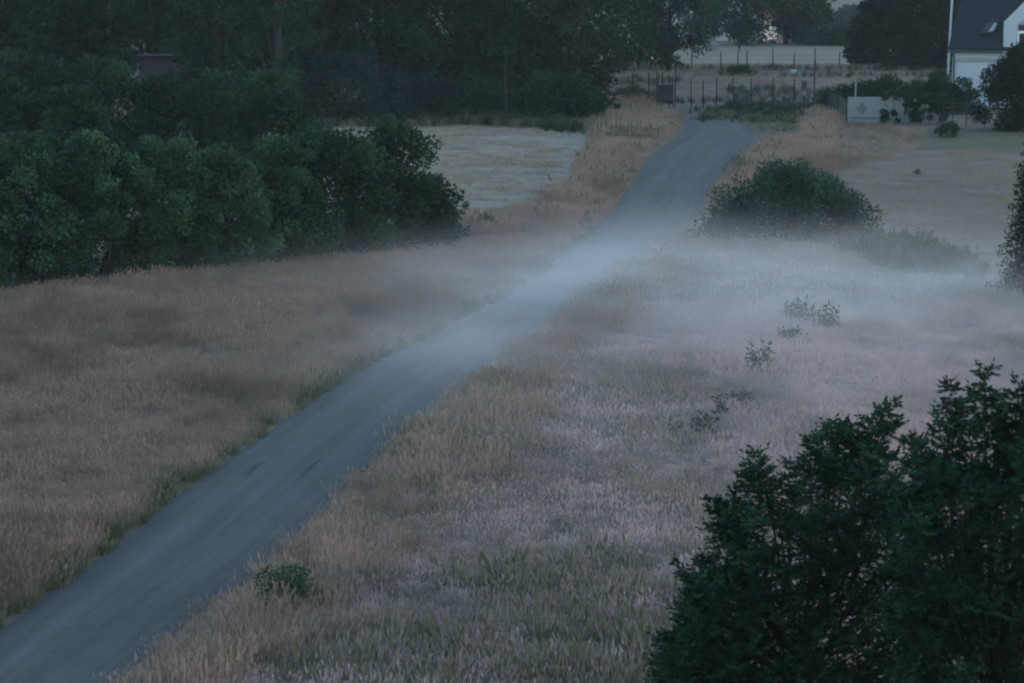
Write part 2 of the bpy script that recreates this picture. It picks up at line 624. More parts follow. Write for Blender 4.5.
# ------------------------------------------------------------------ grass (stuff)
def tuft(name, blades, h, w, spread, lean, mat, heads=0.5, head_len=0.16, head_w=0.022, seg=2, nettle=False):
    V, Fc, A = [], [], []
    for _ in range(blades):
        a = random.uniform(0, 6.283)
        r = spread * math.sqrt(random.random())
        x, y = r * math.cos(a), r * math.sin(a)
        hh = h * random.uniform(0.55, 1.0)
        la, lr = random.uniform(0, 6.283), lean * hh * random.uniform(0.2, 1)
        dx, dy = math.cos(la) * lr, math.sin(la) * lr
        fa = random.uniform(0, 6.283)
        sx, sy = math.cos(fa) * w / 2, math.sin(fa) * w / 2
        prof = [(0, 1.0), (0.55, 0.8), (1.0, 0.12)]
        b = len(V)
        for t, ww in prof:
            cx, cy = x + dx * t * t, y + dy * t * t
            z = hh * (t - 0.12 * lean * t * t)
            V.append((cx - sx * ww, cy - sy * ww, z))
            V.append((cx + sx * ww, cy + sy * ww, z))
        for i in range(2):
            Fc.append((b + 2 * i, b + 2 * i + 1, b + 2 * i + 3, b + 2 * i + 2))
            A.append(0)
        if random.random() < heads:
            tx, ty, tz = x + dx, y + dy, hh * (1 - 0.12 * lean)
            hl, hw = head_len * random.uniform(0.7, 1.2), head_w * random.uniform(0.7, 1.3)
            ex, ey = math.cos(la) * hl * 0.35, math.sin(la) * hl * 0.35
            for rot in (0, 1.57):
                ux, uy = math.cos(fa + rot) * hw, math.sin(fa + rot) * hw
                b = len(V)
                V += [(tx, ty, tz - hl * 0.2), (tx + ex * .4 + ux, ty + ey * .4 + uy, tz + hl * 0.25), (tx + ex, ty + ey, tz + hl * 0.8), (tx + ex * .4 - ux, ty + ey * .4 - uy, tz + hl * 0.25)]
                Fc.append((b, b + 1, b + 2, b + 3))
                A.append(1)
        if nettle:
            for q in range(5):
                t = 0.3 + 0.15 * q
                cx, cy, z = x + dx * t * t, y + dy * t * t, hh * t
                aa = random.uniform(0, 6.283)
                L = h * 0.2 * (1.2 - t * 0.6)
                ax, ay = math.cos(aa), math.sin(aa)
                for s in (1, -1):
                    b = len(V)
                    V += [(cx, cy, z), (cx + s * ax * L * .5 - ay * L * .3, cy + s * ay * L * .5 + ax * L * .3, z), (cx + s * ax * L, cy + s * ay * L, z - L * .4), (cx + s * ax * L * .5 + ay * L * .3, cy + s * ay * L * .5 - ax * L * .3, z)]
                    Fc.append((b, b + 1, b + 2, b + 3))
                    A.append(0)
    me = mesh_np(name, V, Fc, M[mat], {"head": ("FACE", A)})
    return me


def tuft_collection(name, **kw):
    c = bpy.data.collections.new(name)
    for i in range(6):
        o = bpy.data.objects.new(name, tuft(name, **kw))
        c.objects.link(o)
    return c


def scatter(name, label, cat, pts, scl, coll):
    """one object of countless tufts: points with a geometry-node instancer"""
    n = len(pts)
    me = bpy.data.meshes.new(name)
    me.vertices.add(n)
    me.vertices.foreach_set("co", np.asarray(pts, np.float32).ravel())
    a = me.attributes.new("scl", "FLOAT", "POINT")
    a.data.foreach_set("value", np.asarray(scl, np.float32))
    a = me.attributes.new("rot", "FLOAT_VECTOR", "POINT")
    rot = np.zeros((n, 3), np.float32)
    rot[:, 2] = rng.uniform(0, 6.283, n)
    rot[:, :2] = rng.normal(0, 0.10, (n, 2))
    a.data.foreach_set("vector", rot.ravel())
    me.update()
    o = link(name, me)
    tag(o, label, cat, None, "stuff")
    ng = bpy.data.node_groups.new(name, "GeometryNodeTree")
    ng.interface.new_socket("Geometry", in_out="INPUT", socket_type="NodeSocketGeometry")
    ng.interface.new_socket("Geometry", in_out="OUTPUT", socket_type="NodeSocketGeometry")
    gi, go = ng.nodes.new("NodeGroupInput"), ng.nodes.new("NodeGroupOutput")
    iop = ng.nodes.new("GeometryNodeInstanceOnPoints")
    ci = ng.nodes.new("GeometryNodeCollectionInfo")
    ci.inputs["Collection"].default_value = coll
    ci.inputs["Separate Children"].default_value = True
    ci.inputs["Reset Children"].default_value = True
    iop.inputs["Pick Instance"].default_value = True
    na = ng.nodes.new("GeometryNodeInputNamedAttribute")
    na.data_type = "FLOAT"
    na.inputs["Name"].default_value = "scl"
    nb = ng.nodes.new("GeometryNodeInputNamedAttribute")
    nb.data_type = "FLOAT_VECTOR"
    nb.inputs["Name"].default_value = "rot"
    ri = ng.nodes.new("FunctionNodeRandomValue")
    ri.data_type = "INT"
    ri.inputs[4].default_value = 0
    ri.inputs[5].default_value = 5
    L = ng.links.new
    L(gi.outputs[0], iop.inputs["Points"])
    L(ci.outputs[0], iop.inputs["Instance"])
    L(ri.outputs[2], iop.inputs["Instance Index"])
    L(nb.outputs[0], iop.inputs["Rotation"])
    L(na.outputs[0], iop.inputs["Scale"])
    L(iop.outputs[0], go.inputs[0])
    md = o.modifiers.new("scatter", "NODES")
    md.node_group = ng
    return o


def inpoly(px, py, poly):
    poly = np.asarray(poly, float)
    ins = np.zeros(len(px), bool)
    j = len(poly) - 1
    for i in range(len(poly)):
        xi, yi = poly[i]
        xj, yj = poly[j]
        c = ((yi > py) != (yj > py)) & (px < (xj - xi) * (py - yi) / (yj - yi + 1e-12) + xi)
        ins ^= c
        j = i
    return ins


def vnoise(x, y, s, seed=0):
    """smooth value noise"""
    g = np.random.default_rng(seed)
    T = g.random((64, 64))
    u, v = x * s, y * s
    i, j = np.floor(u).astype(int), np.floor(v).astype(int)
    fu, fv = u - i, v - j
    fu, fv = fu * fu * (3 - 2 * fu), fv * fv * (3 - 2 * fv)
    a = T[i % 64, j % 64] * (1 - fu) + T[(i + 1) % 64, j % 64] * fu
    b = T[i % 64, (j + 1) % 64] * (1 - fu) + T[(i + 1) % 64, (j + 1) % 64] * fu
    return a * (1 - fv) + b * fv


def candidates(y0, y1, dens):
    """random ground points in the wedge the camera looks at, a little wider than the frame"""
    wid = lambda y: 2 * (0.19 * y + 2.0)
    n = int((y1 - y0) * (wid(y0) + wid(y1)) / 2 * dens)
    y = rng.uniform(y0, y1, int(n * 1.3))
    keep = rng.random(len(y)) < wid(y) / wid(y1)
    y = y[keep]
    x = rng.uniform(-0.5, 0.5, len(y)) * wid(y)
    return x, y


PX_PATH = LE + FARE[1:] + RE[::-1]
PX_PATH_IN = PX_PATH
PX_RIGHT = RE[:-7] + [(690, 232), (850, 236), (900, 240), (990, 268), (1300, 285), (1300, 900), (-20, 900)]
PX_LEFT = LE[:-5] + [(583, 239), (480, 236), (440, 228), (330, 262), (0, 296), (-300, 320), (-300, 900)]
PX_TANL = [(583, 239), (616, 203), (642, 170), (652, 152), (664, 146), (676, 140), (683, 131), (680, 120), (640, 100), (585, 112), (540, 122), (592, 130), (588, 150), (572, 185), (540, 208), (470, 222), (420, 228), (440, 240)]
PX_BANK = [(240, 128), (240, 106), (600, 104), (640, 118), (592, 130), (470, 127)]
PX_TANR = [(744, 153), (772, 146), (808, 138), (800, 128), (815, 113), (845, 122), (925, 131), (918, 150), (880, 158), (842, 172), (800, 175), (765, 190), (715, 215), (703, 214), (714, 190), (730, 168)]
PX_GREENFAR = [(704, 120.5), (700, 117), (716, 110), (740, 104), (835, 106), (815, 112), (802, 128), (790, 133), (766, 132), (745, 126.5), (724, 122.5)]
PX_NETTLE = [(845, 232), (905, 240), (990, 268), (985, 285), (900, 275), (850, 262), (800, 245)]
PX_GREENB = [(260, 700), (330, 640), (420, 590), (520, 555), (650, 560), (690, 600), (700, 760), (330, 760)]

# distance of every photo position to the left path edge, for the green verge
coll_dry = tuft_collection("dry_grass_tuft", blades=60, h=0.27, w=0.0045, spread=0.26, lean=0.8, mat="g_dry", heads=0.3, head_len=0.07, head_w=0.006)
coll_straw = tuft_collection("straw_tuft", blades=60, h=0.39, w=0.0045, spread=0.26, lean=0.6, mat="g_straw", heads=0.4, head_len=0.10, head_w=0.0065)
coll_pink = tuft_collection("meadow_tuft", blades=60, h=0.19, w=0.0045, spread=0.28, lean=0.8, mat="g_pink", heads=0.5, head_len=0.06, head_w=0.0065)
coll_green = tuft_collection("green_tuft", blades=44, h=0.25, w=0.009, spread=0.18, lean=0.75, mat="g_green", heads=0.1)
coll_sage = tuft_collection("sage_tuft", blades=56, h=0.24, w=0.0055, spread=0.24, lean=0.75, mat="g_sage", heads=0.3, head_len=0.10, head_w=0.008)
coll_hay = tuft_collection("hay_tuft", blades=22, h=0.13, w=0.016, spread=0.30, lean=1.3, mat="g_hay", heads=0.0)
coll_nettle = tuft_collection("nettle_tuft", blades=9, h=0.75, w=0.012, spread=0.24, lean=0.25, mat="g_nettle", heads=0.3, nettle=True)

B = {k: ([], []) for k in ("dry", "straw", "pink", "green", "sage", "hay", "nettle")}


def add(kind, x, y, s):
    B[kind][0].append(np.column_stack([x, y, np.zeros(len(x))]))
    B[kind][1].append(s)


edgeL = resample(lw[:len(LE)], 600)
edgeR = resample(rw, 600)
for (y0, y1, dn, big) in ((27, 48, 34, 0.95), (48, 70, 26, 1.0), (70, 105, 18, 1.05), (105, 168, 9, 1.15)):
    x, y = candidates(y0, y1, dn)
    px, py = proj(x, y)
    free = ~inpoly(px, py, PX_PATH)
    xl = np.interp(y, np.maximum.accumulate(edgeL[:, 1]), edgeL[:, 0])
    xr = np.interp(y, np.maximum.accumulate(edgeR[:, 1]), edgeR[:, 0])
    dl, dr = xl - x, x - xr
    dryz = inpoly(px, py, PX_LEFT) & free
    right = inpoly(px, py, PX_RIGHT) & free
    tan = (inpoly(px, py, PX_TANL) | inpoly(px, py, PX_TANR)) & free
    bank = inpoly(px, py, PX_BANK) & free & ~tan
    gfar = inpoly(px, py, PX_GREENFAR) & free
    net = inpoly(px, py, PX_NETTLE)
    hay = (inpoly(px, py, PX_HAYL) | inpoly(px, py, PX_HAYR)) & free & ~tan
    grb = inpoly(px, py, PX_GREENB) & right
    n1 = vnoise(x + 200, y + 200, 0.35, 1)
    n2 = vnoise(x + 200, (y + 200) * 0.5, 0.16, 2)
    n3 = vnoise(x + 200, y + 200, 0.9, 3)
    u = rng.random(len(x))
    n4 = vnoise(x + 300, y + 300, 0.55, 4)
    hs = big * rng.uniform(0.45, 1.35, len(x)) * (0.45 + 0.55 * n1 + 0.55 * n4)
    verge = (dl > 0.0) & (dl < 0.10 + 0.45 * n3 * n3) & (y < 92) & dryz
    m = dryz & ~verge & (dl > 0.03)
    add("dry", x[m], y[m], hs[m])
    m = verge
    add("green", x[m], y[m], hs[m] * 0.8)
    # right: tall straw along the path, pink meadow further out, green in patches
    near = np.clip(1 - (dr - 0.2) / (1.3 + 1.3 * n2), 0, 1)
    edge_s = np.clip(0.35 + dr * 0.6, 0.35, 1.0)
    rk = right & ~tan & ~net & (dr > 0.22 * n3 * n3) & (u < np.clip(0.6 + dr * 1.5, 0, 1))
    gpatch = rk & (((n2 > 0.64) & (rng.random(len(x)) < 0.30)) | (grb & (rng.random(len(x)) < 0.10 + 0.45 * n1)))
    gpatch |= rk & (rng.random(len(x)) < np.clip((y - 70) / 14, 0, 0.65))
    st = rk & ~gpatch & (rng.random(len(x)) < near ** 0.7)
    pk = rk & ~gpatch & ~st
    mix = st & (rng.random(len(x)) < 0.38)
    add("dry", x[mix], y[mix], hs[mix] * 0.95)
    st = st & ~mix
    gg = gpatch & grb & (rng.random(len(x)) < 0.3 * (n4 > 0.45))
    add("green", x[gg], y[gg], hs[gg])
    gpatch &= ~gg
    add("sage", x[gpatch], y[gpatch], hs[gpatch] * 0.95)
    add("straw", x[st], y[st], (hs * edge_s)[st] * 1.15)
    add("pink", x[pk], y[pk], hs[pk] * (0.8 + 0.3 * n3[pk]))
    hs = np.where((px > 836) & tan, hs * 0.42, hs)
    m = tan & (u < 0.85)
    add("straw", x[m], y[m], hs[m] * np.clip(0.4 + 0.5 * np.minimum(np.abs(dl), np.abs(dr))[m], 0.45, 0.95))
    m = tan & (u >= 0.85) & (u < 0.93)
    add("dry", x[m], y[m], hs[m] * 0.9)
    m = tan & (u > 0.93)
    add("green", x[m], y[m], hs[m] * 1.3)
    m = bank & (u < 0.62)
    add("straw", x[m], y[m], hs[m] * 0.75)
    m = bank & (u > 0.62)
    add("nettle", x[m], y[m], hs[m] * 0.7)
    m = gfar & (u < 0.35)
    add("green", x[m], y[m], hs[m] * 0.8)
    m = gfar & (u > 0.6)
    add("nettle", x[m], y[m], hs[m] * np.clip((122 - py[m]) / 14, 0.2, 0.5))
    m = net & (u < 0.4)
    add("nettle", x[m], y[m], hs[m] * 0.5)
    m = net & (u > 0.8)
    add("green", x[m], y[m], hs[m])
    m = hay & ((vnoise(x * 0.28 + 90, (y + 0.15 * x + 2.0 * n2) * 1.3 + 90, 1.0, 9) + 0.5 * vnoise(x + 50, y * 2.2 + 50, 0.9, 10)) > 0.62) & (u < 0.97)
    add("hay", x[m & (x < 2)], y[m & (x < 2)], hs[m & (x < 2)] * 0.9)
    m = m & (x >= 2)
    add("dry", x[m], y[m], hs[m] * 0.25)
xp, yp = candidates(168, 235, 2.6)
pxp, pyp = proj(xp, yp)
pad = inpoly(pxp, pyp, [(520, 118), (600, 66), (720, 62.5), (1010, 62.5), (1010, 110)])
npd = vnoise(xp + 300, yp * 0.6 + 300, 0.12, 6)
up = rng.random(len(xp))
m = pad & (up < 0.55) & (yp < 214)
add("dry", xp[m], yp[m], rng.uniform(0.6, 1.3, m.sum()))
m = pad & (up > 0.55) & (npd > 0.6) & (yp < 205)
add("nettle", xp[m], yp[m], rng.uniform(0.4, 0.8, m.sum()))
m = pad & (yp > 214) & (yp < 220) & (up > 0.3)
add("sage", xp[m], yp[m], rng.uniform(1.0, 1.8, m.sum()))
m = pad & (yp > 213) & (yp < 217) & (up < 0.3)
add("nettle", xp[m], yp[m], rng.uniform(0.5, 0.9, m.sum()))
xp, yp = candidates(149, 163, 6)
pxp, pyp = proj(xp, yp)
m = (pxp > 845) & (pxp < 945) & (yp < 149.6) | (pxp > 690) & (pxp < 830) & (rng.random(len(xp)) < 0.25)
add("nettle", xp[m], yp[m], rng.uniform(0.25, 0.55, m.sum()))
xp, yp = candidates(134, 149, 7)
pxp, pyp = proj(xp, yp)
m = inpoly(pxp, pyp, [(738, 124), (752, 125), (810, 126), (800, 140), (764, 140), (748, 146), (755, 135)]) & (rng.random(len(xp)) < np.clip((pxp - 735) / 35, 0.05, 1))
add("sage", xp[m], yp[m], rng.uniform(0.3, 0.75, m.sum()))
m = inpoly(pxp, pyp, [(686, 118), (700, 118), (724, 120), (752, 123), (752, 127), (724, 124), (700, 122.5)]) & (rng.random(len(xp)) < 0.35)
add("sage", xp[m], yp[m], rng.uniform(0.2, 0.5, m.sum()))
# green growth by the small bush at the path edge and at the lower right
for (cx_, cy_, r_, n_, kd, s_) in ((300, 605, 0.8, 26, "sage", 1.3), (345, 655, 0.8, 40, "sage", 1.3), 
                                   (555, 650, 0.9, 50, "sage", 1.2), (465, 445, 1.3, 70, "sage", 1.5), (640, 395, 1.6, 70, "sage", 1.2),
                                   (640, 100, 2.0, 60, "nettle", 1.0), (570, 131, 1.4, 40, "nettle", 0.8), (625, 138, 1.6, 60, "green", 1.8)):
    X0, Y0 = gp(cx_, cy_)
    a_, q_ = rng.uniform(0, 6.283, n_), r_ * np.sqrt(rng.random(n_))
    add(kd, X0 + q_ * np.cos(a_), Y0 + 2.0 * q_ * np.sin(a_), s_ * rng.uniform(0.6, 1.2, n_))
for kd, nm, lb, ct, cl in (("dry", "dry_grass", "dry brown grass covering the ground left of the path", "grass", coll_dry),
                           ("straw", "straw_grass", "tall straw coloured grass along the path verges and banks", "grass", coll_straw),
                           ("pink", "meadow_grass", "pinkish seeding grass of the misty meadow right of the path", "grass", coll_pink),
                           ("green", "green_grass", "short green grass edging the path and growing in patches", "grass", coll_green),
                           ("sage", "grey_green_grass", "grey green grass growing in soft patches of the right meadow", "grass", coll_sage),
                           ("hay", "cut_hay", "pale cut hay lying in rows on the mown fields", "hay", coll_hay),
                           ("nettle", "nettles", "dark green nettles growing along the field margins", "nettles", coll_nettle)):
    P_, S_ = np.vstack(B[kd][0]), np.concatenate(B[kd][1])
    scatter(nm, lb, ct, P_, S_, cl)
    print("tufts", kd, len(P_))

# ------------------------------------------------------------------ left hedge: every shrub a thing
HG = "shrubs of the long hedge on the left"


def s_at(Y):
    return F / Y


front = [  # photo x of centre, distance, height, width, label
    (-45, 76.5, 3.7, 3.2, "green hedge shrub cut by the left edge, in front"),
    (22, 77.5, 3.9, 3.2, "full green shrub at the left end of the front hedge, under the dark bushes"),
    (92, 78.5, 3.8, 3.0, "second full shrub from the left in the front hedge row"),
    (160, 79.5, 3.75, 2.9, "third shrub from the left in the front hedge row"),
    (222, 81.0, 3.5, 2.8, "middle front hedge shrub, slightly lower than its left neighbours"),
    (278, 82.5, 3.55, 2.7, "front hedge shrub next to the dark end bushes, bright leaf tips"),
]
for px_, Y_, h_, w_, lb in front:
    X_ = (px_ - 512) * Y_ / F
    woody("hedge_shrub", lb, "shrub", X_, Y_, h_, w_ * 1.12, 0.0, 24000, 0.12, "leaf_hedge", 120, P_dome, w_ * 1.15, 4, HG, 0.12, 0.75, 0.15, tr=0.04, limbs=16, tintvar=0.34)
ends = [(326, 84.5, 3.85, 4.2, "leaf_hedge_dark", "dark tall bush near the right end of the hedge"),
        (392, 87.0, 3.75, 3.6, "leaf_hedge_dark", "last bush of the hedge, sloping down beside the pale mown field"),
        (428, 88.0, 1.7, 2.0, "leaf_hedge", "low skirt shrub at the hedge's right foot by the mown field")]
for px_, Y_, h_, w_, mt, lb in ends:
    X_ = (px_ - 512) * Y_ / F
    woody("hedge_shrub", lb, "shrub", X_, Y_, h_, w_, 0.0, 18000 if h_ > 2 else 5500, 0.15, mt, 120, P_dome, w_, 4, HG, 0.12, 0.7, 0.1, tr=0.045, limbs=16, tintvar=0.32)
back = [(-30, 108, 5.2, 5.0, "tall dark bush rising behind the hedge at the left edge"),
        (35, 110, 5.0, 4.6, "dark bush behind the hedge, left of the two with grey green tops"),
        (100, 112, 4.7, 4.6, "dark bush with grey green top behind the hedge, left of the shed"),
        (78, 95, 4.4, 3.0, "small rounded bush in the dark gap behind the front hedge"),
        (165, 113, 3.9, 4.4, "low dark bush behind the hedge in front of the grey shed"),
        (222, 112, 4.1, 3.8, "dark bush behind the hedge right of the grey shed"),
        (268, 108, 4.4, 3.2, "olive bush with pale tips behind the hedge, nearest the willow")]
for px_, Y_, h_, w_, lb in back:
    X_ = (px_ - 512) * Y_ / F
    woody("dark_bush", lb, "bush", X_, Y_, h_, w_, 0.1, 12000, 0.19, "leaf_hedge_dark", 80, P_dome, w_, 3, "dark bushes behind the hedge", 0.15, 0.7, tr=0.06, limbs=14)

# ------------------------------------------------------------------ the wood behind
WG = "trees of the wood behind the hedge"


def wtree(px_, Y_, h_, w_, z0, mt, lb, n=15000, k=95, prof=P_round, leaf=0.30, bark="bark", droop=0.05, clump=0.13, name="broadleaf_tree", group=WG, trunks=1, tr=None, **kw):
    X_ = (px_ - 512) * Y_ / F
    return woody(name, lb, "tree", X_, Y_, h_, w_, z0, n, leaf, M and mt, k, prof, w_, trunks, group, clump, 0.75, droop, bark, tr=tr or h_ * 0.018, limbs=22, **kw)


wtree(-40, 150, 13, 8, 2.0, "leaf_wood", "dark woodland tree at the photo's left edge", trunks=1)
wtree(40, 152, 14, 7, 2.6, "leaf_wood", "dark woodland tree, second from the left edge, above the hedge")
wtree(105, 156, 14, 6, 2.8, "leaf_wood", "dark woodland tree just left of the grey shed")
wtree(150, 176, 14, 7, 3.2, "leaf_wood", "dark tree behind the grey shed's left corner")
wtree(195, 182, 14, 8, 4.0, "leaf_light", "tree standing behind the grey shed with a paler tuft of leaves")
wtree(230, 150, 14, 6.5, 1.6, "leaf_wood", "woodland tree right of the shed with a grey trunk", bark="bark_pale")
wtree(272, 146, 13, 5.0, 2.2, "leaf_wood", "slender woodland tree with pale upright trunk left of the willow", bark="bark_pale", n=8000)
wtree(318, 158, 14, 7, 2.0, "leaf_wood", "dark woodland tree standing behind the rounded willow")
wtree(388, 162, 14, 8, 1.2, "leaf_wood", "dark woodland tree right behind the willow's shoulder")
wtree(455, 160, 13, 7.5, 0.6, "leaf_wood", "leafy woodland tree in the middle of the field's far edge", prof=P_dome)
wtree(520, 158, 13, 7, 0.5, "leaf_wood", "leafy woodland tree beside the thin pale sapling", prof=P_dome)
wtree(575, 156, 12, 6.5, 0.6, "leaf_light", "lighter green tree at the right end of the wood by the path", n=14000)
for px_, Y_, h_, w_, lb in ((-70, 190, 15, 12, "far dark tree filling the wood's depth at the left edge"), (70, 195, 15, 11, "far dark tree between the trunks left of the shed"),
                            (215, 200, 15, 11, "far dark tree between the trunks right of the shed"), (330, 195, 15, 11, "far dark tree showing between the willow and its neighbours"),
                            (450, 195, 15, 11, "far dark tree deep in the wood behind the mown field"), (545, 190, 14, 9, "far dark tree deep in the wood near the path")):
    wtree(px_, Y_, h_, w_, 0.3, "leaf_wood", lb, n=15000, leaf=0.48, k=120, prof=P_dome)
wtree(342, 148, 3.7, 7.2, 0.1, "leaf_willow", "low rounded blue grey willow bush at the field's far edge", n=11000, leaf=0.2, prof=P_dome, clump=0.11, name="willow_bush", group=None, trunks=4, tr=0.07)
wtree(425, 152, 2.6, 4.6, 0.1, "leaf_willow", "low grey green bush right of the rounded willow", n=6000, leaf=0.2, prof=P_dome, name="willow_bush", group=None, trunks=3, tr=0.06)
for px_, h_, w_, lb in ((480, 2.4, 4.2, "low undergrowth bush left of the thin pale sapling"), (548, 2.6, 4.0, "low undergrowth bush right of the pale sapling"), (580, 2.0, 2.8, "low undergrowth bush at the wood's right corner by the dry bank")):
    wtree(px_, 150, h_, w_, 0.1, "leaf_wood", lb, n=5500, leaf=0.2, prof=P_dome, name="undergrowth_bush", group="low bushes along the wood's edge", trunks=3, tr=0.05)
# thin pale sapling
p = gp(506, 112)
r_ = thing("bare_sapling", "thin pale bare sapling trunk against the dark trees", "sapling", (p[0], 147, 0))
MB().tube([(0, 0, 0), (0.02, 0, 1.4), (-0.01, 0, 2.9), (0.03, 0, 4.2)], [0.05, 0.045, 0.035, 0.015], 7).build("trunk", M["bark_pale"], r_, smooth=True)
tw = MB()
for z_, a_ in ((2.2, 0.4), (2.8, 2.7), (3.3, 1.2), (3.7, 4.5)):
    tw.tube([(0, 0, z_), (0.35 * math.cos(a_), 0.35 * math.sin(a_), z_ + 0.5)], [0.014, 0.004], 5)
tw.build("twigs", M["bark_pale"], r_)

# grey shed among the trees
SX = (172 - 512) * 168 / F
sh = thing("shed", "dark grey timber shed half hidden among the trees on the left", "shed", (SX, 168, 0), R(3))
mb = MB()
for i in range(22):
    x0 = -1.75 + i * 0.159
    mb.box(x0, x0 + 0.153, -1.5 + 0.006 * (i % 2), 1.5, 0, 2.75)
mb.build("wall", M["shed_wood"], sh)
MB().prism([(-1.95, 2.78), (1.95, 2.78), (1.95, 2.9), (-1.95, 2.9)], -1.8, 1.7).build("roof", M["roof_dark"], sh)
d_ = MB().box(0.4, 1.3, -1.55, -1.51, 0.05, 2.05).build("door", M["dark_wood"], sh)
MB().box(0.47, 0.5, -1.6, -1.552, 1.0, 1.14).build("handle", M["wire"], d_)

# ------------------------------------------------------------------ trees beyond the fence
BG = "trees beyond the paddock"
wtree(638, 218, 8, 5.2, 0.2, "leaf_conifer", "very dark dense tree beyond the fence, right of the wood", n=11000, prof=P_dome, leaf=0.3, group=BG)
wtree(668, 214, 9.5, 6.8, 1.6, "leaf_wood", "spreading tree with hanging branch ends over the far field", n=9500, leaf=0.26, droop=0.5, group=BG)
wtree(700, 272, 12, 6.5, 1.4, "leaf_wood", "tree at the far field's edge, left of the white farmhouse", n=7000, leaf=0.36, group=BG)
wtree(742, 277, 12, 7.5, 1.5, "leaf_wood", "tree at the far field's edge in front of the red roof", n=6500, leaf=0.36, group=BG)
wtree(785, 275, 13, 9, 0.3, "leaf_wood", "broad dark tree in the middle of the far field's edge", n=10000, leaf=0.38, group=BG, prof=P_dome)
wtree(803, 277, 6.6, 5.6, 0.2, "leaf_wood", "lower tree sloping down beside the strip of sky", n=8000, leaf=0.36, group=BG, prof=P_dome)
wtree(838, 272, 1.7, 4.4, 0.0, "leaf_wood", "low bush at the right end of the far tree row", n=4500, leaf=0.32, group=BG, prof=P_dome, name="far_bush", trunks=3, tr=0.08)
wtree(755, 296, 14, 9, 0.3, "leaf_wood", "tall tree standing behind the far tree row", n=9000, leaf=0.45, group=BG, prof=P_dome)
wtree(715, 305, 14, 10, 3.0, "leaf_wood", "tall tree rising behind the white farmhouse", n=7000, leaf=0.45, group=BG)
wtree(856, 430, 5.0, 8.5, 0.1, "leaf_wood", "hazy blue distant tree beside the strip of sky", n=7000, leaf=0.7, group=BG, prof=P_dome, sink=4.4)
wtree(905, 450, 7.5, 10, 0.1, "leaf_wood", "hazy distant tree mostly behind the dark conifers", n=7000, leaf=0.7, group=BG, prof=P_dome, sink=5.0)
wtree(884, 222, 6.2, 5.8, 0.0, "leaf_conifer", "big dark bush left of the white flagpole", n=20000, leaf=0.28, prof=P_dome, name="dark_conifer", group="dark trees left of the white house", clump=0.12)
wtree(925, 216, 10, 6, 0.0, "leaf_conifer", "tall dark tree behind the white flagpole", n=20000, leaf=0.28, prof=P_dome, name="dark_conifer", group="dark trees left of the white house", clump=0.12)
wtree(962, 210, 11, 6, 0.1, "leaf_conifer", "tall dark tree behind the white house's roof corner", n=10000, leaf=0.28, prof=P_dome, name="dark_conifer", group="dark trees left of the white house", clump=0.12)
wtree(710, 259, 0.75, 1.5, 0.05, "leaf_pale", "low whitish shrub at the far field's edge", n=900, leaf=0.16, prof=P_dome, name="pale_shrub", group=None, trunks=3, tr=0.02)
# thin young tree in the paddock
p = gp(738.5, 75)
woody("young_tree", "thin young tree with a dark straight trunk in the paddock", "tree", p[0], p[1], 5.2, 2.6, 3.0, 1500, 0.22, "leaf_wood", 22, P_round, 2.6, 1, None, 0.2, 0.8, tr=0.045, limbs=10)
woody("low_bush", "low dark bush at the foot of the thin young tree", "bush", p[0] + 0.1, p[1] - 1.5, 0.75, 2.3, 0.05, 1800, 0.14, "leaf_hedge_dark", 26, P_dome, 1.2, 4, None, 0.14, 0.8, tr=0.02, limbs=8)

# white farmhouse with red roof far behind the trees
FX = (738 - 512) * 286 / F
fh = thing("farmhouse", "distant white farmhouse with red tiled roof glimpsed through trees", "house", (FX, 286, 0), R(-14))
mb = MB().prism([(-2.4, 0), (2.4, 0), (2.4, 2.4), (0, 4.6), (-2.4, 2.4)], 0, 9)
mb.build("wall", M["white_wall"], fh)
rf = MB()
for sgn in (-1, 1):
    rf.prism([(sgn * 2.75, 2.1), (0, 4.66), (0, 4.9), (sgn * 2.85, 2.3)][::sgn], -0.3, 9.3)
rf.build("roof", M["roof_red"], fh)
wn = MB().box(-0.5, 0.5, -0.03, -0.004, 0.9, 2.0).build("window", M["white_trim"], fh)
MB().box(-0.42, 0.42, -0.04, -0.032, 0.98, 1.92).build("pane", M["dark_glass"], wn)

# ------------------------------------------------------------------ white house at the right
hp = at(951.5, 105, 166)
hs_ = thing("white_house", "white house with steep dark roof and front gable at the right", "house", (hp.x, 166, 0), R(-26))
EV, DEP, LEN = 3.42, 7.2, 10.2
tanp = math.tan(R(50))
RZ = EV + DEP / 2 * tanp
mb = MB()
mb.poly([(0, 0, 0), (LEN, 0, 0), (LEN, 0, EV), (0, 0, EV)])
mb.poly([(0, DEP, 0), (0, DEP, EV), (LEN, DEP, EV), (LEN, DEP, 0)])
for x_, fl in ((0, 1), (LEN, -1)):
    mb.poly([(x_, 0, 0), (x_, 0, EV), (x_, DEP / 2, RZ), (x_, DEP, EV), (x_, DEP, 0)][::fl])
G0, G1, GE, GA = 3.05, 7.35, 4.9, 7.05
mb.prism([(G0, 0), (G1, 0), (G1, GE), ((G0 + G1) / 2, GA), (G0, GE)], -0.12, 2.6)
mb.build("wall", M["white_wall"], hs_)
rf = MB()
ov = 0.22
th = 0.16


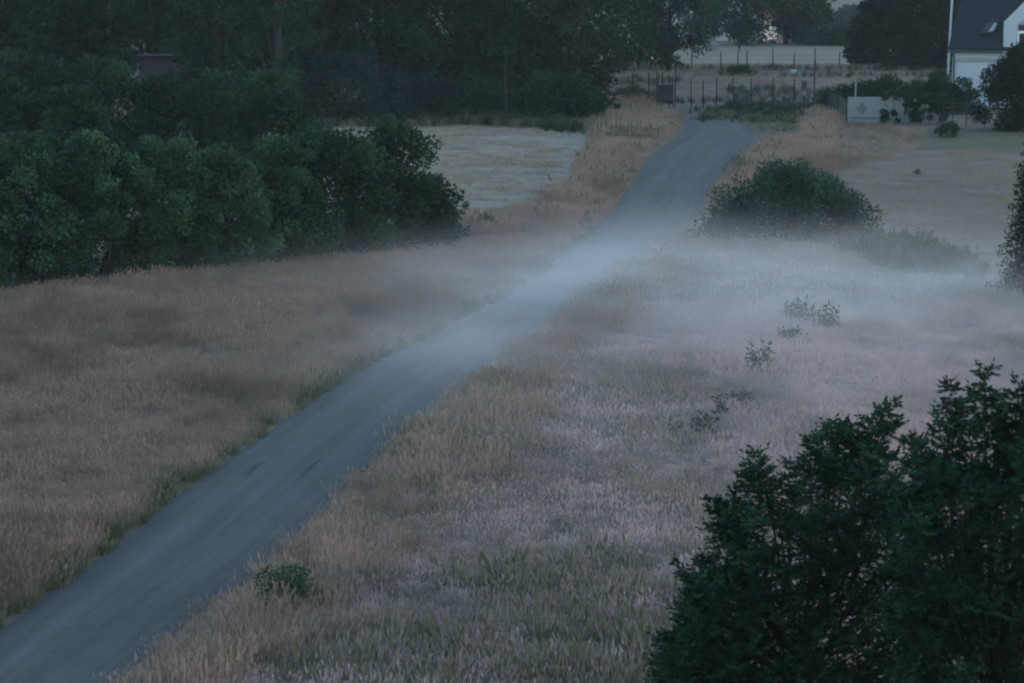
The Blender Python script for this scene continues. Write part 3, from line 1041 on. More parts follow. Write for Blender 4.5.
def roof_plane(y_e, y_r):
    ze = EV - (0.25 * tanp) * 0.6
    rf.poly([(-ov, y_e, ze), (LEN + ov, y_e, ze), (LEN + ov, y_r, RZ + 0.03), (-ov, y_r, RZ + 0.03)])
    rf.poly([(-ov, y_e, ze + th), (LEN + ov, y_e, ze + th), (LEN + ov, y_r, RZ + 0.03 + th), (-ov, y_r, RZ + 0.03 + th)])
    for x_ in (-ov, LEN + ov):
        rf.poly([(x_, y_e, ze), (x_, y_e, ze + th), (x_, y_r, RZ + 0.03 + th), (x_, y_r, RZ + 0.03)])
    rf.poly([(-ov, y_e, ze), (LEN + ov, y_e, ze), (LEN + ov, y_e, ze + th), (-ov, y_e, ze + th)])


roof_plane(-0.18, DEP / 2)
roof_plane(DEP + 0.18, DEP / 2)
gm = (G0 + G1) / 2
for sgn in (-1, 1):
    e = gm + sgn * ((G1 - G0) / 2 + 0.08)
    rf.prism([(e, GE - 0.02), (gm, GA + 0.06), (gm, GA + 0.2), (e, GE + 0.12)], 0.0, 2.5)
roof = rf.build("roof", M["roof_dark"], hs_)
# skylight standing open on the front slope
skp = R(50)
sk = MB()


def on_slope(x, t, off):
    """point on the front roof slope: t metres up the slope, off metres out of it"""
    return (x, t * math.cos(skp) - off * math.sin(skp), EV + 0.1 + t * math.sin(skp) + off * math.cos(skp))


for (xa, xb, ta, tb) in ((1.55, 1.62, 0.75, 1.75), (2.33, 2.40, 0.75, 1.75), (1.62, 2.33, 0.75, 0.82), (1.62, 2.33, 1.68, 1.75)):
    pts = [on_slope(x, t, o_) for o_ in (0.10, 0.24) for t in (ta, tb) for x in (xa, xb)]
    b = len(sk.v)
    sk.v += pts
    for q in ((0, 2, 3, 1), (4, 5, 7, 6), (0, 1, 5, 4), (2, 6, 7, 3), (0, 4, 6, 2), (1, 3, 7, 5)):
        sk.f.append(tuple(b + i for i in q))
skf = sk.build("skylight", M["sign_dark"], hs_)
MB().poly([on_slope(1.62, 0.82, 0.16), on_slope(2.33, 0.82, 0.16), on_slope(2.33, 1.68, 0.16), on_slope(1.62, 1.68, 0.16)]).build("pane", M["dark_glass"], skf)
fl_ = MB()
a0, a1 = on_slope(2.0, 0.78, 0.26), on_slope(2.5, 1.75, 0.26)
fl_.poly([on_slope(2.02, 0.76, 0.30), on_slope(2.38, 0.76, 0.42), on_slope(2.48, 1.30, 0.40), on_slope(2.25, 1.45, 0.27)])
fl_.poly([on_slope(2.02, 0.76, 0.34), on_slope(2.38, 0.76, 0.46), on_slope(2.48, 1.30, 0.44), on_slope(2.25, 1.45, 0.31)])
fl_.build("sash", M["grey_trim"], skf)
MB().box(0.02, G0 - 0.01, -0.10, -0.003, 2.62, 2.82).build("cornice", M["grey_trim"], hs_)
MB().box(-0.2, G0 - 0.02, -0.33, -0.2, EV - 0.32, EV - 0.2).build("gutter", M["sign_dark"], hs_)
MB().tube([(0.12, -0.26, EV - 0.3), (0.12, -0.1, EV - 0.6), (0.12, -0.1, 0.05)], [0.05] * 3, 8).build("downpipe", M["sign_dark"], hs_)
# arched gable window
wx, wy = gm, -0.12
fr = MB()
WW = 1.35
arch = [(wx + WW * math.cos(a), 4.72 + 0.42 * math.sin(a)) for a in np.linspace(0, math.pi, 13)]
fr.prism([(wx - WW, 3.25), (wx + WW, 3.25)] + arch, wy - 0.05, wy - 0.003)
wf = fr.build("window", M["grey_trim"], hs_)
pn = MB()
pn.box(wx - WW + .1, wx + WW - .1, wy - 0.07, wy - 0.052, 4.42, 4.75)
for k in range(4):
    x0 = wx - WW + 0.1 + k * 0.63
    pn.box(x0, x0 + 0.55, wy - 0.07, wy - 0.052, 3.35, 4.25)
pn.build("pane", M["dark_glass"], wf)
br = MB()
br.box(wx - WW + .05, wx + WW - .05, wy - 0.1, wy - 0.072, 4.26, 4.40)
for k in range(5):
    x0 = wx - WW + 0.06 + k * 0.615
    br.box(x0, x0 + 0.08, wy - 0.1, wy - 0.072, 3.3, 4.255)
br.build("glazing_bar", M["white_trim"], wf)

# flagpole
fpb = gp(947, 104)
fp = thing("flagpole", "tall white flagpole beside the white house", "flagpole", (fpb[0], fpb[1], 0))
MB().tube([(0, 0, 0), (0.06, 0, 3), (0.17, 0, 6), (0.36, 0, 11)], [0.085, 0.075, 0.065, 0.035], 10).build("pole", M["pole_white"], fp, smooth=True)
MB().tube([(0.36, 0, 11), (0.36, 0, 11.06), (0.36, 0, 11.16), (0.36, 0, 11.2)], [0.03, 0.08, 0.08, 0.02], 10).build("finial", M["pole_white"], fp, smooth=True)
MB().box(-0.13, 0.13, -0.13, 0.13, 0, 0.5).build("base", M["grey_trim"], fp)

# hedge in front of the house
HY = 158
for px_, tp, wd, lb in ((838, 84, 1.7, "low end shrub of the hedge behind the board, by the signpost"), (862, 80, 1.8, "garden hedge shrub behind the white board's plain part"),
                        (886, 76, 1.9, "garden hedge shrub above the ivy's left end"), (911, 79, 1.8, "garden hedge shrub above the middle of the ivy"),
                        (936, 71, 1.7, "taller dark garden shrub left of the flagpole foot"), (958, 76, 1.7, "dark garden shrub at the foot of the white house wall")):
    h_ = at(px_, tp, HY).z
    woody("garden_shrub", lb, "shrub", (px_ - 512) * HY / F, HY, h_, wd * (1.75 if px_ < 930 else 1.25), 0.0, 7500, 0.13, "leaf_hedge_dark", 45, P_dome, 1.5, 3, "shrubs of the garden hedge", 0.15, 0.8, tr=0.03, limbs=10)
# round bush at the right
woody("round_bush", "big round dark bush in front of the white house", "bush", (1030 - 512) * 144 / F, 144, 4.4, 5.0, 0.0, 26000, 0.17, "leaf_conifer", 120, P_dome, 5.0, 4, None, 0.12, 0.75, tr=0.08, limbs=22)
woody("small_bush", "small dark bush on the lawn below the ivy covered board", "bush", (948 - 512) * 138 / F, 138, 0.75, 1.2, 0.03, 1400, 0.10, "leaf_hedge_dark", 22, P_dome, 1.1, 3, None, 0.16, 0.8, tr=0.015, limbs=8)

# board with emblem
BY = 148.5
b0, b1 = at(847.5, 121.5, BY), at(941, 122, BY)
bd = thing("hoarding", "long white board with a dark emblem on its left part", "board", (b0.x, BY, 0), R(1.5))
s_ = F / BY
BL = 2.35
MB().box(0, BL, 0, 0.05, 0.06, 1.42).build("panel", M["board_white"], bd)
for k in range(3):
    MB().box(BL + 0.02 + k * 0.84, BL + 0.82 + k * 0.84, 0.003, 0.05, 0.06, 1.36 - 0.02 * k).build("panel", M["board_white"], bd)
for k in range(4):
    MB().box(0.05 + k * 1.55, 0.13 + k * 1.55, 0.055, 0.14, 0, 1.5).build("post", M["post_wood"], bd)
em = MB()
ex, ez = 0.75, 0.80


def bar(x0, z0, x1, z1, w):
    d = Vector((x1 - x0, 0, z1 - z0)).normalized()
    n = Vector((-d.z, 0, d.x)) * w / 2
    a, b = Vector((x0, 0, z0)), Vector((x1, 0, z1))
    em.prism([((a + n).x, (a + n).z), ((a - n).x, (a - n).z), ((b - n).x, (b - n).z), ((b + n).x, (b + n).z)], -0.014, -0.003)


for q in (((-.24, .02), (0, -.26)), ((.24, .02), (.0, -.26)), ((-.24, .02), (-.12, .12)), ((.24, .02), (.12, .12)), ((-.12, .12), (0, .02)), ((.12, .12), (0, .02)),
          ((-.06, .20), (0, .30)), ((.06, .20), (0, .30)), ((-.06, .20), (0, .13)), ((.06, .20), (0, .13)), ((-.1, -.06), (.1, -.06))):
    bar(ex + q[0][0], ez + q[0][1], ex + q[1][0], ez + q[1][1], 0.055)
em.build("emblem", M["board_mark"], bd)
em = MB()
xx = 0.14
while xx < 1.7:   # a line of lettering too small to read
    w_ = random.uniform(0.03, 0.06)
    bar(xx, 0.335, xx + w_, 0.335, random.uniform(0.05, 0.085))
    xx += w_ + random.choice((0.018, 0.018, 0.018, 0.05))
bar(0.14, 0.29, xx, 0.29, 0.02)
em.build("lettering", M["board_mark"], bd)
# ivy over the right of the board
iv = thing("ivy", "dark ivy hanging over the right part of the white board", "ivy", (b0.x + 1.7, BY - 0.12, 0), R(1.5))
clI = []
gI = np.random.default_rng(5)
for _ in range(110):
    x_ = gI.uniform(0.1, 3.3)
    z_ = gI.uniform(0.1, 1.45)
    if vnoise(np.array([x_ * 2 + 20]), np.array([z_ * 2.0 + 9]), 1.0, 8)[0] < 0.44 and z_ < 1.3:
        continue
    clI.append((x_, gI.uniform(-0.08, 0.05), z_, gI.uniform(0.06, 0.14)))
for _ in range(16):
    clI.append((gI.uniform(2.6, 3.4), gI.uniform(-0.1, 0.2), gI.uniform(0.2, 1.6), 0.17))
link("foliage", crown_mesh("foliage", clI, 4200, 0.12, M["leaf_hedge_dark"], 0.7), iv)
# vines
for k in range(7):
    mb = MB()
    x_ = 0.3 + k * 0.45
    mb.tube([(x_, 0.02, 0), (x_ + 0.1, -0.02, 0.5), (x_ - 0.05, 0.0, 1.2)], [0.018, 0.012, 0.006], 5)
    mb.build("stem", M["bark"], iv)
# thin pale post behind the board
pb = at(855.5, 100, 152)
pt = thing("thin_pole", "thin pale pole standing behind the white board", "pole", (pb.x, 152, 0))
MB().tube([(0, 0, 0), (0, 0, 2.1)], [0.032, 0.028], 8).build("shaft", M["grey_trim"], pt)
MB().tube([(0, 0, 2.1), (0, 0, 2.13)], [0.04, 0.03], 8).build("cap", M["grey_trim"], pt)

# ------------------------------------------------------------------ fences, gate, sign
POSTG = "posts of the wire fence"


def wire_fence(name, label, pts, tops, height, wires, verticals=0.0, group=None, r=0.045):
    """posts and wires between ground points"""
    root = thing(name, label, "fence", (pts[0][0], pts[0][1], 0), 0, group)
    loc = [Vector((x - pts[0][0], y - pts[0][1], 0)) for x, y in pts]
    for v, t in zip(loc, tops):
        lean = random.uniform(-0.05, 0.05)
        MB().tube([v, v + Vector((lean, 0, t))], [r, r * 0.85], 7).build("post", M["post_wood"], root)
    mb = MB()
    for a, b in zip(loc[:-1], loc[1:]):
        for k in range(wires):
            z = height * (k + 1) / wires * 0.97
            mb.tube([a + Vector((0, 0, z)), b + Vector((0, 0, z))], [0.007, 0.007], 4)
        if verticals:
            n = max(1, int((b - a).length / verticals))
            for k in range(1, n):
                p_ = a.lerp(b, k / n)
                mb.tube([p_ + Vector((0, 0, 0.03)), p_ + Vector((0, 0, height * random.uniform(0.95, 1.0)))], [0.011, 0.011], 4)
    mb.build("wire_mesh", M["wire"], root)
    return root


YF = 163.0


def fpt(px, Y):
    return ((px - 512) * Y / F, Y)


wire_fence("wire_fence", "dark wire mesh fence on posts left of the gate", [fpt(q, Y) for q, Y in ((600, 168), (609, 167), (632, 166), (649, 165), (657, 164))], [2.2, 2.1, 1.9, 2.0, 2.1], 1.7, 8, 0.18)
wire_fence("wire_fence", "tall wire mesh fence across the yard right of the gate", [fpt(q, Y) for q, Y in ((674.5, 164), (691, 164), (703, 164), (716, 164), (733, 164), (751, 164), (772, 163), (793, 163), (814, 163))],
           [2.9, 1.7, 1.6, 1.75, 1.7, 1.7, 1.75, 1.7, 2.75], 1.68, 8, 0.16)
wire_fence("wire_fence", "plain wire fence between the tall corner post and the board", [fpt(q, Y) for q, Y in ((814.8, 162.6), (826, 158), (838, 154), (846, 149.5))], [0.5, 1.5, 1.4, 1.4], 1.25, 5, 0.5)
wire_fence("wire_fence", "low wire fence on thin posts right of the ivy covered board", [fpt(q, Y) for q, Y in ((943, 147.5), (952, 147), (966, 146.6), (984, 146))], [1.4, 1.5, 1.6, 1.4], 1.2, 5, 0.4, r=0.03)
wire_fence("field_fence", "distant post and wire fence along the far field's near edge", [fpt(q, 217) for q in (606, 628, 650, 691, 720, 746, 772, 793, 814, 838, 868, 896, 922)],
           [1.5, 1.5, 1.4, 1.65, 1.3, 1.4, 1.55, 1.3, 1.6, 1.4, 1.5, 1.5, 1.4], 1.15, 3, r=0.05)
# dark wooden gate
ga = thing("gate", "dark wooden gate with tall uneven uprights beside the path's end", "gate", (*fpt(657.5, 163.4), 0))
gw = (674 - 657.5) * 163.4 / F
mb = MB()
mb.box(0.02, gw - 0.05, -0.02, 0.03, 0.75, 1.35).box(0.02, gw - 0.05, -0.02, 0.03, 0.25, 0.5)
mb.build("board_panel", M["dark_wood"], ga)
for x_, z_ in ((0.03, 2.0), (0.26, 2.05), (0.62, 1.95), (gw - 0.12, 1.5)):
    MB().box(x_ - 0.035, x_ + 0.035, -0.06, -0.022, 0.05, z_).build("upright", M["dark_wood"], ga)
# round sign on a pole
sp = fpt(803.5, 160)
sg = thing("round_sign", "round pale sign with a dark rim on a pole by the fence", "sign", (*sp, 0), R(4))
MB().tube([(0, 0.03, 0), (0, 0.03, 1.75)], [0.03, 0.03], 8).build("pole", M["post_wood"], sg)


def disc(r0, y0, y1, z):
    return MB().prism([(r0 * math.cos(a), z + r0 * math.sin(a)) for a in np.linspace(0, 2 * math.pi, 25)[:-1]], y0, y1)


disc(0.19, -0.03, -0.005, 1.05).build("rim", M["sign_dark"], sg)
disc(0.14, -0.04, -0.032, 1.05).build("face", M["board_white"], sg)
MB().box(-0.15, 0.15, -0.03, -0.004, 1.36, 1.72).build("plate", M["sign_dark"], sg)
# white tub in the paddock
tp_ = gp(793.5, 74)
tb = thing("white_tub", "small white tub lying in the dry paddock", "tub", (*tp_, 0))
MB().tube([(0, 0, 0.01), (0, 0, 0.04), (0, 0, 0.28), (0, 0, 0.30)], [0.15, 0.18, 0.22, 0.23], 14).build("body", M["tub"], tb, smooth=True)
MB().tube([(-0.22, 0, 0.30), (-0.12, -0.1, 0.38), (0.12, -0.1, 0.38), (0.22, 0, 0.30)], [0.01] * 4, 5).build("handle", M["wire"], tb)

# ------------------------------------------------------------------ bushes in the open
bx, by = gp(785, 243)
woody("meadow_bush", "wide green bush standing in the mist right of the path", "bush", bx, by, 2.4, 4.9, 0.0, 26000, 0.115, "leaf_meadow", 110, P_dome, 3.4, 5, None, 0.11, 0.8, tr=0.03, limbs=20,
      extra=[(-2.0, -0.2, 0.5), (-2.3, -0.3, 0.35), (-1.6, -0.2, 1.0), (0.9, 0, 1.9), (-0.5, 0.1, 1.95), (2.2, 0.2, 0.6), (1.9, 0, 1.1)])
bx, by = gp(485, 231)
woody("small_bush", "small dark bush at the corner of the pale mown field", "bush", bx, by, 0.55, 0.75, 0.03, 900, 0.09, "leaf_hedge_dark", 16, P_dome, 0.7, 3, None, 0.2, 0.85, tr=0.012, limbs=6)
bx, by = gp(288, 613)
woody("small_bush", "small green bush in the tall grass at the path's right edge", "bush", bx, by, 0.72, 0.8, 0.0, 2200, 0.05, "leaf_hedge", 26, P_dome, 0.6, 4, None, 0.2, 0.85, tr=0.008, limbs=8)
bx, by = gp(917, 174)
woody("dry_tussock", "small reddish brown tussock alone on the tan mown field", "tussock", bx, by, 0.13, 0.34, 0.0, 200, 0.07, "leaf_tussock", 9, P_dome, 0.3, 3, None, 0.3, 0.9, tr=0.006, limbs=4)
bx, by = gp(633, 103)
woody("low_bush", "low dark bush on the dry bank in front of the fence", "bush", bx, by, 0.95, 2.6, 0.05, 2600, 0.13, "leaf_hedge_dark", 30, P_dome, 1.4, 3, None, 0.15, 0.8, tr=0.02, limbs=8)

# tall weeds in the meadow


def weed(label, px_, py_, h, w, n, mat, stems=7, group="tall weeds standing in the misty meadow"):
    x_, y_ = gp(px_, py_)
    n = int(n * 0.8)
    root = thing("tall_weed", label, "weed", (x_, y_, 0), random.uniform(0, 6), group)
    mb = MB()
    cl = []
    for k in range(stems):
        a, r0 = random.uniform(0, 6.283), w / 2 * math.sqrt(random.random())
        hh = h * random.uniform(0.6, 1.0)
        b = Vector((r0 * math.cos(a), r0 * math.sin(a), 0))
        t = b * 1.25 + Vector((0, 0, hh))
        mb.tube([b, b.lerp(t, 0.5), t], [0.010, 0.008, 0.004], 5)
        for q in range(4):
            c = b.lerp(t, 0.25 + 0.24 * q)
            cl.append((c.x, c.y, c.z, 0.11 * (1.25 - 0.2 * q)))
    mb.build("stems", M["stem"], root)
    link("leaves", crown_mesh("leaves", cl, n, 0.10, M[mat], 0.4, 1.3), root)
    return root


for a in (("broad upright weed highest up the meadow, left of the misty weed group", 789, 322, 0.55, 0.35, 260, "leaf_weed"),
          ("tall pointed weed in the middle of the misty group", 805, 326, 0.70, 0.40, 380, "leaf_weed"),
          ("wide dark weed at the right of the misty group", 822, 332, 0.66, 0.65, 620, "leaf_weed"),
          ("low spreading green weed below the misty group", 797, 346, 0.42, 0.9, 480, "leaf_weed"),
          ("isolated upright green weed in the middle of the meadow", 760, 376, 0.72, 0.45, 480, "leaf_weed"),
          ("tall thin dark weed at the top of the lower row", 736, 410, 0.40, 0.35, 200, "leaf_dock"),
          ("dark seeding weed in the middle of the lower row", 718, 425, 0.62, 0.30, 240, "leaf_dock"),
          ("dark forked weed near the lower row's foot", 704, 438, 0.60, 0.45, 300, "leaf_dock"),
          ("small dark weed lowest on the meadow", 676, 446, 0.42, 0.25, 140, "leaf_dock"),
          ("lone short dark weed right of the lower row", 745, 408, 0.36, 0.2, 110, "leaf_dock")):
    weed(*a)

# conifer at the right edge
cx0, cy0 = gp(1041, 297)
co = thing("spruce", "dark layered spruce cut off by the right edge", "tree", (cx0, cy0, 0))
MB().tube([(0, 0, 0), (0.02, 0, 2.6), (0, 0, 5.3)], [0.11, 0.07, 0.01], 8).build("trunk", M["bark"], co, smooth=True)
cl, brn = [], MB()
for k in range(30):
    z = 0.2 + k * 0.17
    rr_ = 1.36 * (1 - z / 5.6) ** 0.8
    nb = 11
    for q in range(nb):
        a = 6.283 * q / nb + k * 0.7 + random.uniform(-.2, .2)
        L = rr_ * random.uniform(0.72, 1.1)
        tip = Vector((L * math.cos(a), L * math.sin(a), z - 0.12 * L + 0.05))
        brn.tube([(0, 0, z + 0.1), tip], [0.016, 0.004], 4)
        for t in (0.4, 0.6, 0.78, 0.95):
            cl.append((tip.x * t, tip.y * t, z + 0.1 + (tip.z - z - 0.1) * t, 0.13 * (1.25 - 0.55 * t)))
brn.build("branches", M["bark"], co)
link("crown", crown_mesh("crown", cl, 36000, 0.095, M["leaf_conifer"], 0.35, 0.6), co)

# ------------------------------------------------------------------ foreground trees
def fore_tree(label, X0, Y0, shoots, n_fill, seed, fill_box, density=1.0):
    g = np.random.default_rng(seed)
    root = thing("ash_tree", label, "tree", (X0, Y0, 0), 0, "young trees at the lower right")
    mb = MB()
    pos, siz, bias, tnt = [], [], [], []

    def leafy(a, b, r0, n, t0=0.0, tint=0.45):
        """compound leaves round a shoot from a to b, arching outward"""
        for _ in range(n):
            t = t0 + (1 - t0) * g.random() ** 0.85
            c = a.lerp(b, t)
            an = g.uniform(0, 6.283)
            el = g.uniform(-0.15, 1.1)
            d = Vector((math.cos(an) * math.cos(el), math.sin(an) * math.cos(el), math.sin(el)))
            L = r0 * g.uniform(0.6, 1.2) * (1.1 - 0.45 * t)
            s0 = d.cross(Vector((0, 0, 1))).normalized()
            tt = np.clip(tint + g.normal(0, 0.14), 0, 1)
            for q in range(4):
                p_ = c + d * L * (0.35 + 0.2 * q) + Vector((0, 0, -0.10 * L * q * 0.4))
                for sg_ in (-1, 1):
                    pos.append(tuple(p_ - Vector((X0, Y0, 0))))
                    bb = d * 0.9 + s0 * sg_ * 1.0 + Vector((0, 0, -0.15))
                    bias.append(tuple(bb * 2.2))
                    siz.append(0.064 * g.uniform(0.75, 1.25))
                    tnt.append(np.clip(tt + g.normal(0, 0.06), 0, 1))
            pos.append(tuple(c + d * L * 1.05 - Vector((X0, Y0, 0))))
            bias.append(tuple(d * 3))
            siz.append(0.07)
            tnt.append(tt)

    fork = Vector((X0, Y0, 0.9))
    mb.tube([(0, 0, 0), (0.03, 0.02, 0.5), (0, 0, 1.0)], [0.11, 0.085, 0.075], 9)
    for (sx, sy, dY, thick, ln) in shoots:
        tip = at(sx, sy, Y0 + dY)
        low = fork.lerp(tip, 0.45) + Vector((g.uniform(-.1, .1), g.uniform(-.1, .1), -0.25))
        rel = Vector((X0, Y0, 0))
        m1 = low.lerp(tip, 0.55) + Vector((g.uniform(-.06, .06), 0, 0.02))
        mb.tube([fork - rel, low - rel, m1 - rel, tip - rel], [0.026, 0.018, 0.011, 0.003], 6)
        st = tip.lerp(low, min(1.0, ln / max(0.1, (tip - low).length)))
        tint = float(np.clip(g.normal(0.5, 0.15), 0.1, 0.9))
        leafy(st, tip, 0.21 * thick, int(62 * thick * density * ln / 0.9), 0.0, tint)
        # side twigs
        for _ in range(int(6 * ln)):
            t = g.uniform(0.0, 0.75)
            c = st.lerp(tip, t)
            e = c + Vector((g.uniform(-.34, .34), g.uniform(-.34, .34), g.uniform(.12, .36))) * thick * (1.15 - 0.6 * t)
            mb.tube([c - rel, e - rel], [0.008, 0.003], 4)
            leafy(c, e, 0.17, 10, 0.2, tint)
    (xa, ya, xb, yb, top) = fill_box
    for _ in range(n_fill):
        sx = g.uniform(xa, xb)
        ylim = np.interp(sx, [t[0] for t in top], [t[1] for t in top])
        sy = ylim + (yb - ylim) * g.random() ** 0.9
        dY = g.uniform(-1.3, 1.3)
        c = at(sx, sy, Y0 + dY)
        if c.z < 0.3:
            continue
        b = fork.lerp(c, 0.55) + Vector((0, 0, -0.1))
        if g.random() < 0.55:
            mb.tube([b - Vector((X0, Y0, 0)), c - Vector((X0, Y0, 0))], [0.014, 0.004], 4)
        e = c + Vector((g.uniform(-.2, .2), g.uniform(-.2, .2), g.uniform(.05, .3)))
        leafy(c, e, 0.22, 12, 0.0, float(np.clip(g.normal(0.4, 0.18), 0.05, 0.9)))
    mb.build("trunk", M["bark"], root, smooth=True)
    pos_, siz_, bias_ = np.array(pos), np.array(siz), np.array(bias)
    v, f, t = leaves(pos_, siz_, np.array(tnt), bias_, 0.52, 0.5, 1.2)
    link("crown", mesh_np("crown", v, f, M["leaf_fore"], {"tint": ("FACE", t)}), root)
    print("fore leaves", len(f))


topL = [(668, 665), (684, 625), (702, 590), (735, 525), (752, 505), (772, 540), (805, 480), (845, 465), (880, 455), (905, 500), (930, 490)]
fore_tree("dark broad young ash tree, left of the two at the lower right", (805 - 512) * 31.5 / F, 31.5,
          [(757, 452, 0.2, 1.0, 1.0), (745, 468, -0.3, 0.8, 0.6), (737, 490, 0.0, 0.7, 0.6), (775, 492, 0.5, 0.8, 0.7), (712, 498, 0.3, 0.8, 0.5), (722, 520, -0.4, 0.9, 0.7), (679, 566, 0.0, 0.9, 0.6), (700, 560, 0.5, 0.7, 0.5),
           (827, 427, 0.3, 1.0, 1.0), (842, 424, -0.3, 0.9, 0.9), (857, 417, 0.0, 0.8, 1.0), (812, 440, -0.5, 0.9, 0.8), (795, 470, 0.2, 0.9, 0.8), (880, 408, 0.4, 0.9, 1.0), (892, 402, -0.2, 0.8, 1.0),
           (868, 440, 0.6, 1.0, 0.8), (660, 640, 0.0, 0.9, 0.5), (690, 625, -0.5, 0.9, 0.6), (672, 655, 0.4, 0.9, 0.5)],
          540, 21, (664, 0, 930, 720, topL))
topR = [(880, 510), (910, 490), (950, 478), (1000, 472), (1060, 445), (1130, 460)]
fore_tree("tall spiky young ash tree at the lower right corner", (1005 - 512) * 30.0 / F, 30.0,
          [(921, 438, 0.2, 0.8, 1.0), (936, 412, -0.2, 0.85, 1.0), (950, 382, 0.2, 0.9, 1.5), (967, 402, -0.3, 0.85, 1.1), (985, 366, 0.0, 0.95, 1.6), (1002, 394, 0.4, 0.85, 1.2),
           (1019, 381, 0.1, 0.95, 1.5), (1036, 370, 0.3, 0.8, 1.4), (1050, 385, -0.3, 0.8, 1.3), (1070, 390, 0.2, 0.8, 1.3), (1095, 410, 0, 0.8, 1.2), (905, 436, 0.5, 0.8, 0.9), (1120, 440, 0, 0.8, 1.0)],
          560, 34, (885, 0, 1140, 720, topR))

# ------------------------------------------------------------------ ground mist and haze
def mist_object():
    x0, x1, y0, y1, z1 = -17, 24, 48, 102, 1.7
    o = MB().box(x0, x1, y0, y1, -0.3, z1).build("ground_mist", None or M["tub"])
    o.data.materials.clear()
    m, nt, out = new_mat("ground_mist")
    o.data.materials.append(m)
    geo = N(nt, "ShaderNodeNewGeometry")
    sx = N(nt, "ShaderNodeSeparateXYZ")
    nt.links.new(geo.outputs["Position"], sx.inputs[0])
    X, Y, Z = sx.outputs
    tot = None
    for (px_, py_, wx_, wy_, amp) in (
            (240, 282, 6.0, 3.0, 0.09), (340, 262, 4.0, 3.0, 0.08), (436, 364, 2.2, 5.0, 0.74), (505, 322, 2.4, 6.0, 0.36), (592, 278, 3.0, 6.0, 0.38), (655, 300, 4.5, 6.0, 0.42), (640, 264, 4.0, 4.5, 0.5),
            (800, 292, 9.0, 5.5, 0.85), (960, 312, 7.0, 6.5, 0.80), (740, 262, 5.0, 3.5, 0.55), (690, 315, 5.0, 6.0, 0.36),
            (830, 375, 6.0, 7.0, 0.55), (640, 450, 5.0, 8.0, 0.22), (480, 275, 3.0, 6.0, 0.24), (790, 240, 5.0, 4.0, 0.50)):
        cx, cy = gp(px_, py_)
        a = math_n(nt, "MULTIPLY", math_n(nt, "SUBTRACT", X, cx), 1 / wx_)
        b = math_n(nt, "MULTIPLY", math_n(nt, "SUBTRACT", Y, cy), 1 / wy_)
        s = math_n(nt, "ADD", math_n(nt, "MULTIPLY", a, a), math_n(nt, "MULTIPLY", b, b))
        e = math_n(nt, "MULTIPLY", math_n(nt, "EXPONENT", math_n(nt, "MULTIPLY", s, -1.0)), amp)
        tot = e if tot is None else math_n(nt, "ADD", tot, e)
    hz = math_n(nt, "EXPONENT", math_n(nt, "MULTIPLY", math_n(nt, "MAXIMUM", Z, 0.0), -1 / 0.50))
    nz = noise(nt, geo.outputs["Position"], 0.55, 3, 0.55, (0.45, 0.30, 1.6))
    nr = N(nt, "ShaderNodeMapRange")
    nr.inputs[1].default_value = 0.30
    nr.inputs[2].default_value = 0.70
    nr.inputs[3].default_value = 0.25
    nr.inputs[4].default_value = 1.7
    nt.links.new(nz, nr.inputs[0])
    d = math_n(nt, "MULTIPLY", math_n(nt, "MULTIPLY", tot, hz), nr.outputs[0])
    d = math_n(nt, "MULTIPLY", d, 0.122)
    pv_ = N(nt, "ShaderNodeVolumePrincipled")
    pv_.inputs["Color"].default_value = (0.96, 0.905, 0.925, 1)
    pv_.inputs["Anisotropy"].default_value = 0.1
    nt.links.new(d, pv_.inputs["Density"])
    nt.links.new(pv_.outputs[0], out.inputs["Volume"])
    tag(o, "low white mist drifting over the path and the right meadow", "mist", None, "stuff")


mist_object()

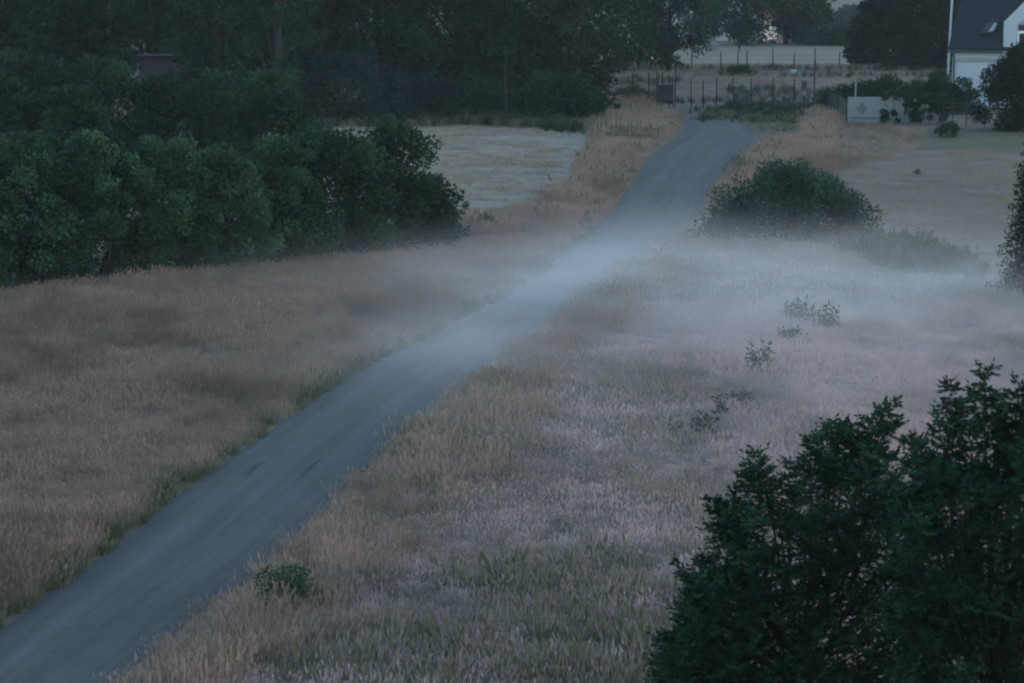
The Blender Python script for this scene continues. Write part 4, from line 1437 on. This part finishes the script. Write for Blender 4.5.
hz = MB().box(-260, 260, -12, 520, -9.5, 19.5).build("haze", M["tub"])
hz.data.materials.clear()
m, nt, out = new_mat("haze")
pv_ = N(nt, "ShaderNodeVolumePrincipled")
pv_.inputs["Color"].default_value = (0.90, 0.95, 1.0, 1)
pv_.inputs["Density"].default_value = 0.00013
nt.links.new(pv_.outputs[0], out.inputs["Volume"])
hz.data.materials.append(m)
tag(hz, "thin evening haze over the whole place", "haze", None, "stuff")

# ------------------------------------------------------------------ light
SUN_EL, SUN_AZ = R(6.0), R(65)      # low sun ahead and to the right, almost down
world = bpy.data.worlds.new("World")
scene.world = world
world.use_nodes = True
nt = world.node_tree
nt.nodes.clear()
sky = nt.nodes.new("ShaderNodeTexSky")
sky.sky_type = "NISHITA"
sky.sun_disc = False
sky.sun_elevation = SUN_EL
sky.sun_rotation = SUN_AZ
sky.air_density = 1.0
sky.dust_density = 0.3
sky.ozone_density = 2.0
bg = nt.nodes.new("ShaderNodeBackground")
bg.inputs[1].default_value = 0.15
wo = nt.nodes.new("ShaderNodeOutputWorld")
nt.links.new(sky.outputs[0], bg.inputs[0])
nt.links.new(bg.outputs[0], wo.inputs[0])
sun = bpy.data.lights.new("sun", "SUN")
sun.energy = 0.05
sun.angle = R(25)
sun.color = (1.0, 0.90, 0.82)
so = bpy.data.objects.new("sun", sun)
COL.objects.link(so)
sdir = Vector((math.sin(SUN_AZ) * math.cos(SUN_EL), math.cos(SUN_AZ) * math.cos(SUN_EL), math.sin(SUN_EL)))
so.rotation_euler = sdir.to_track_quat("Z", "Y").to_euler()

scene.view_settings.view_transform = "Standard"
scene.view_settings.look = "None"
scene.view_settings.exposure = 2.4
scene.view_settings.gamma = 1.0
scene.view_settings.use_curve_mapping = False
scene.render.engine = "CYCLES"
c = scene.cycles
c.use_denoising = True
c.denoiser = "OPENIMAGEDENOISE"
c.denoising_input_passes = "RGB_ALBEDO_NORMAL"
c.max_bounces = 6
c.diffuse_bounces = 3
c.glossy_bounces = 2
c.transmission_bounces = 3
c.volume_bounces = 1
c.transparent_max_bounces = 6
c.volume_step_rate = 0.3
c.volume_preview_step_rate = 0.3
c.volume_max_steps = 256
c.sample_clamp_indirect = 4.0
c.filter_width = 2.0
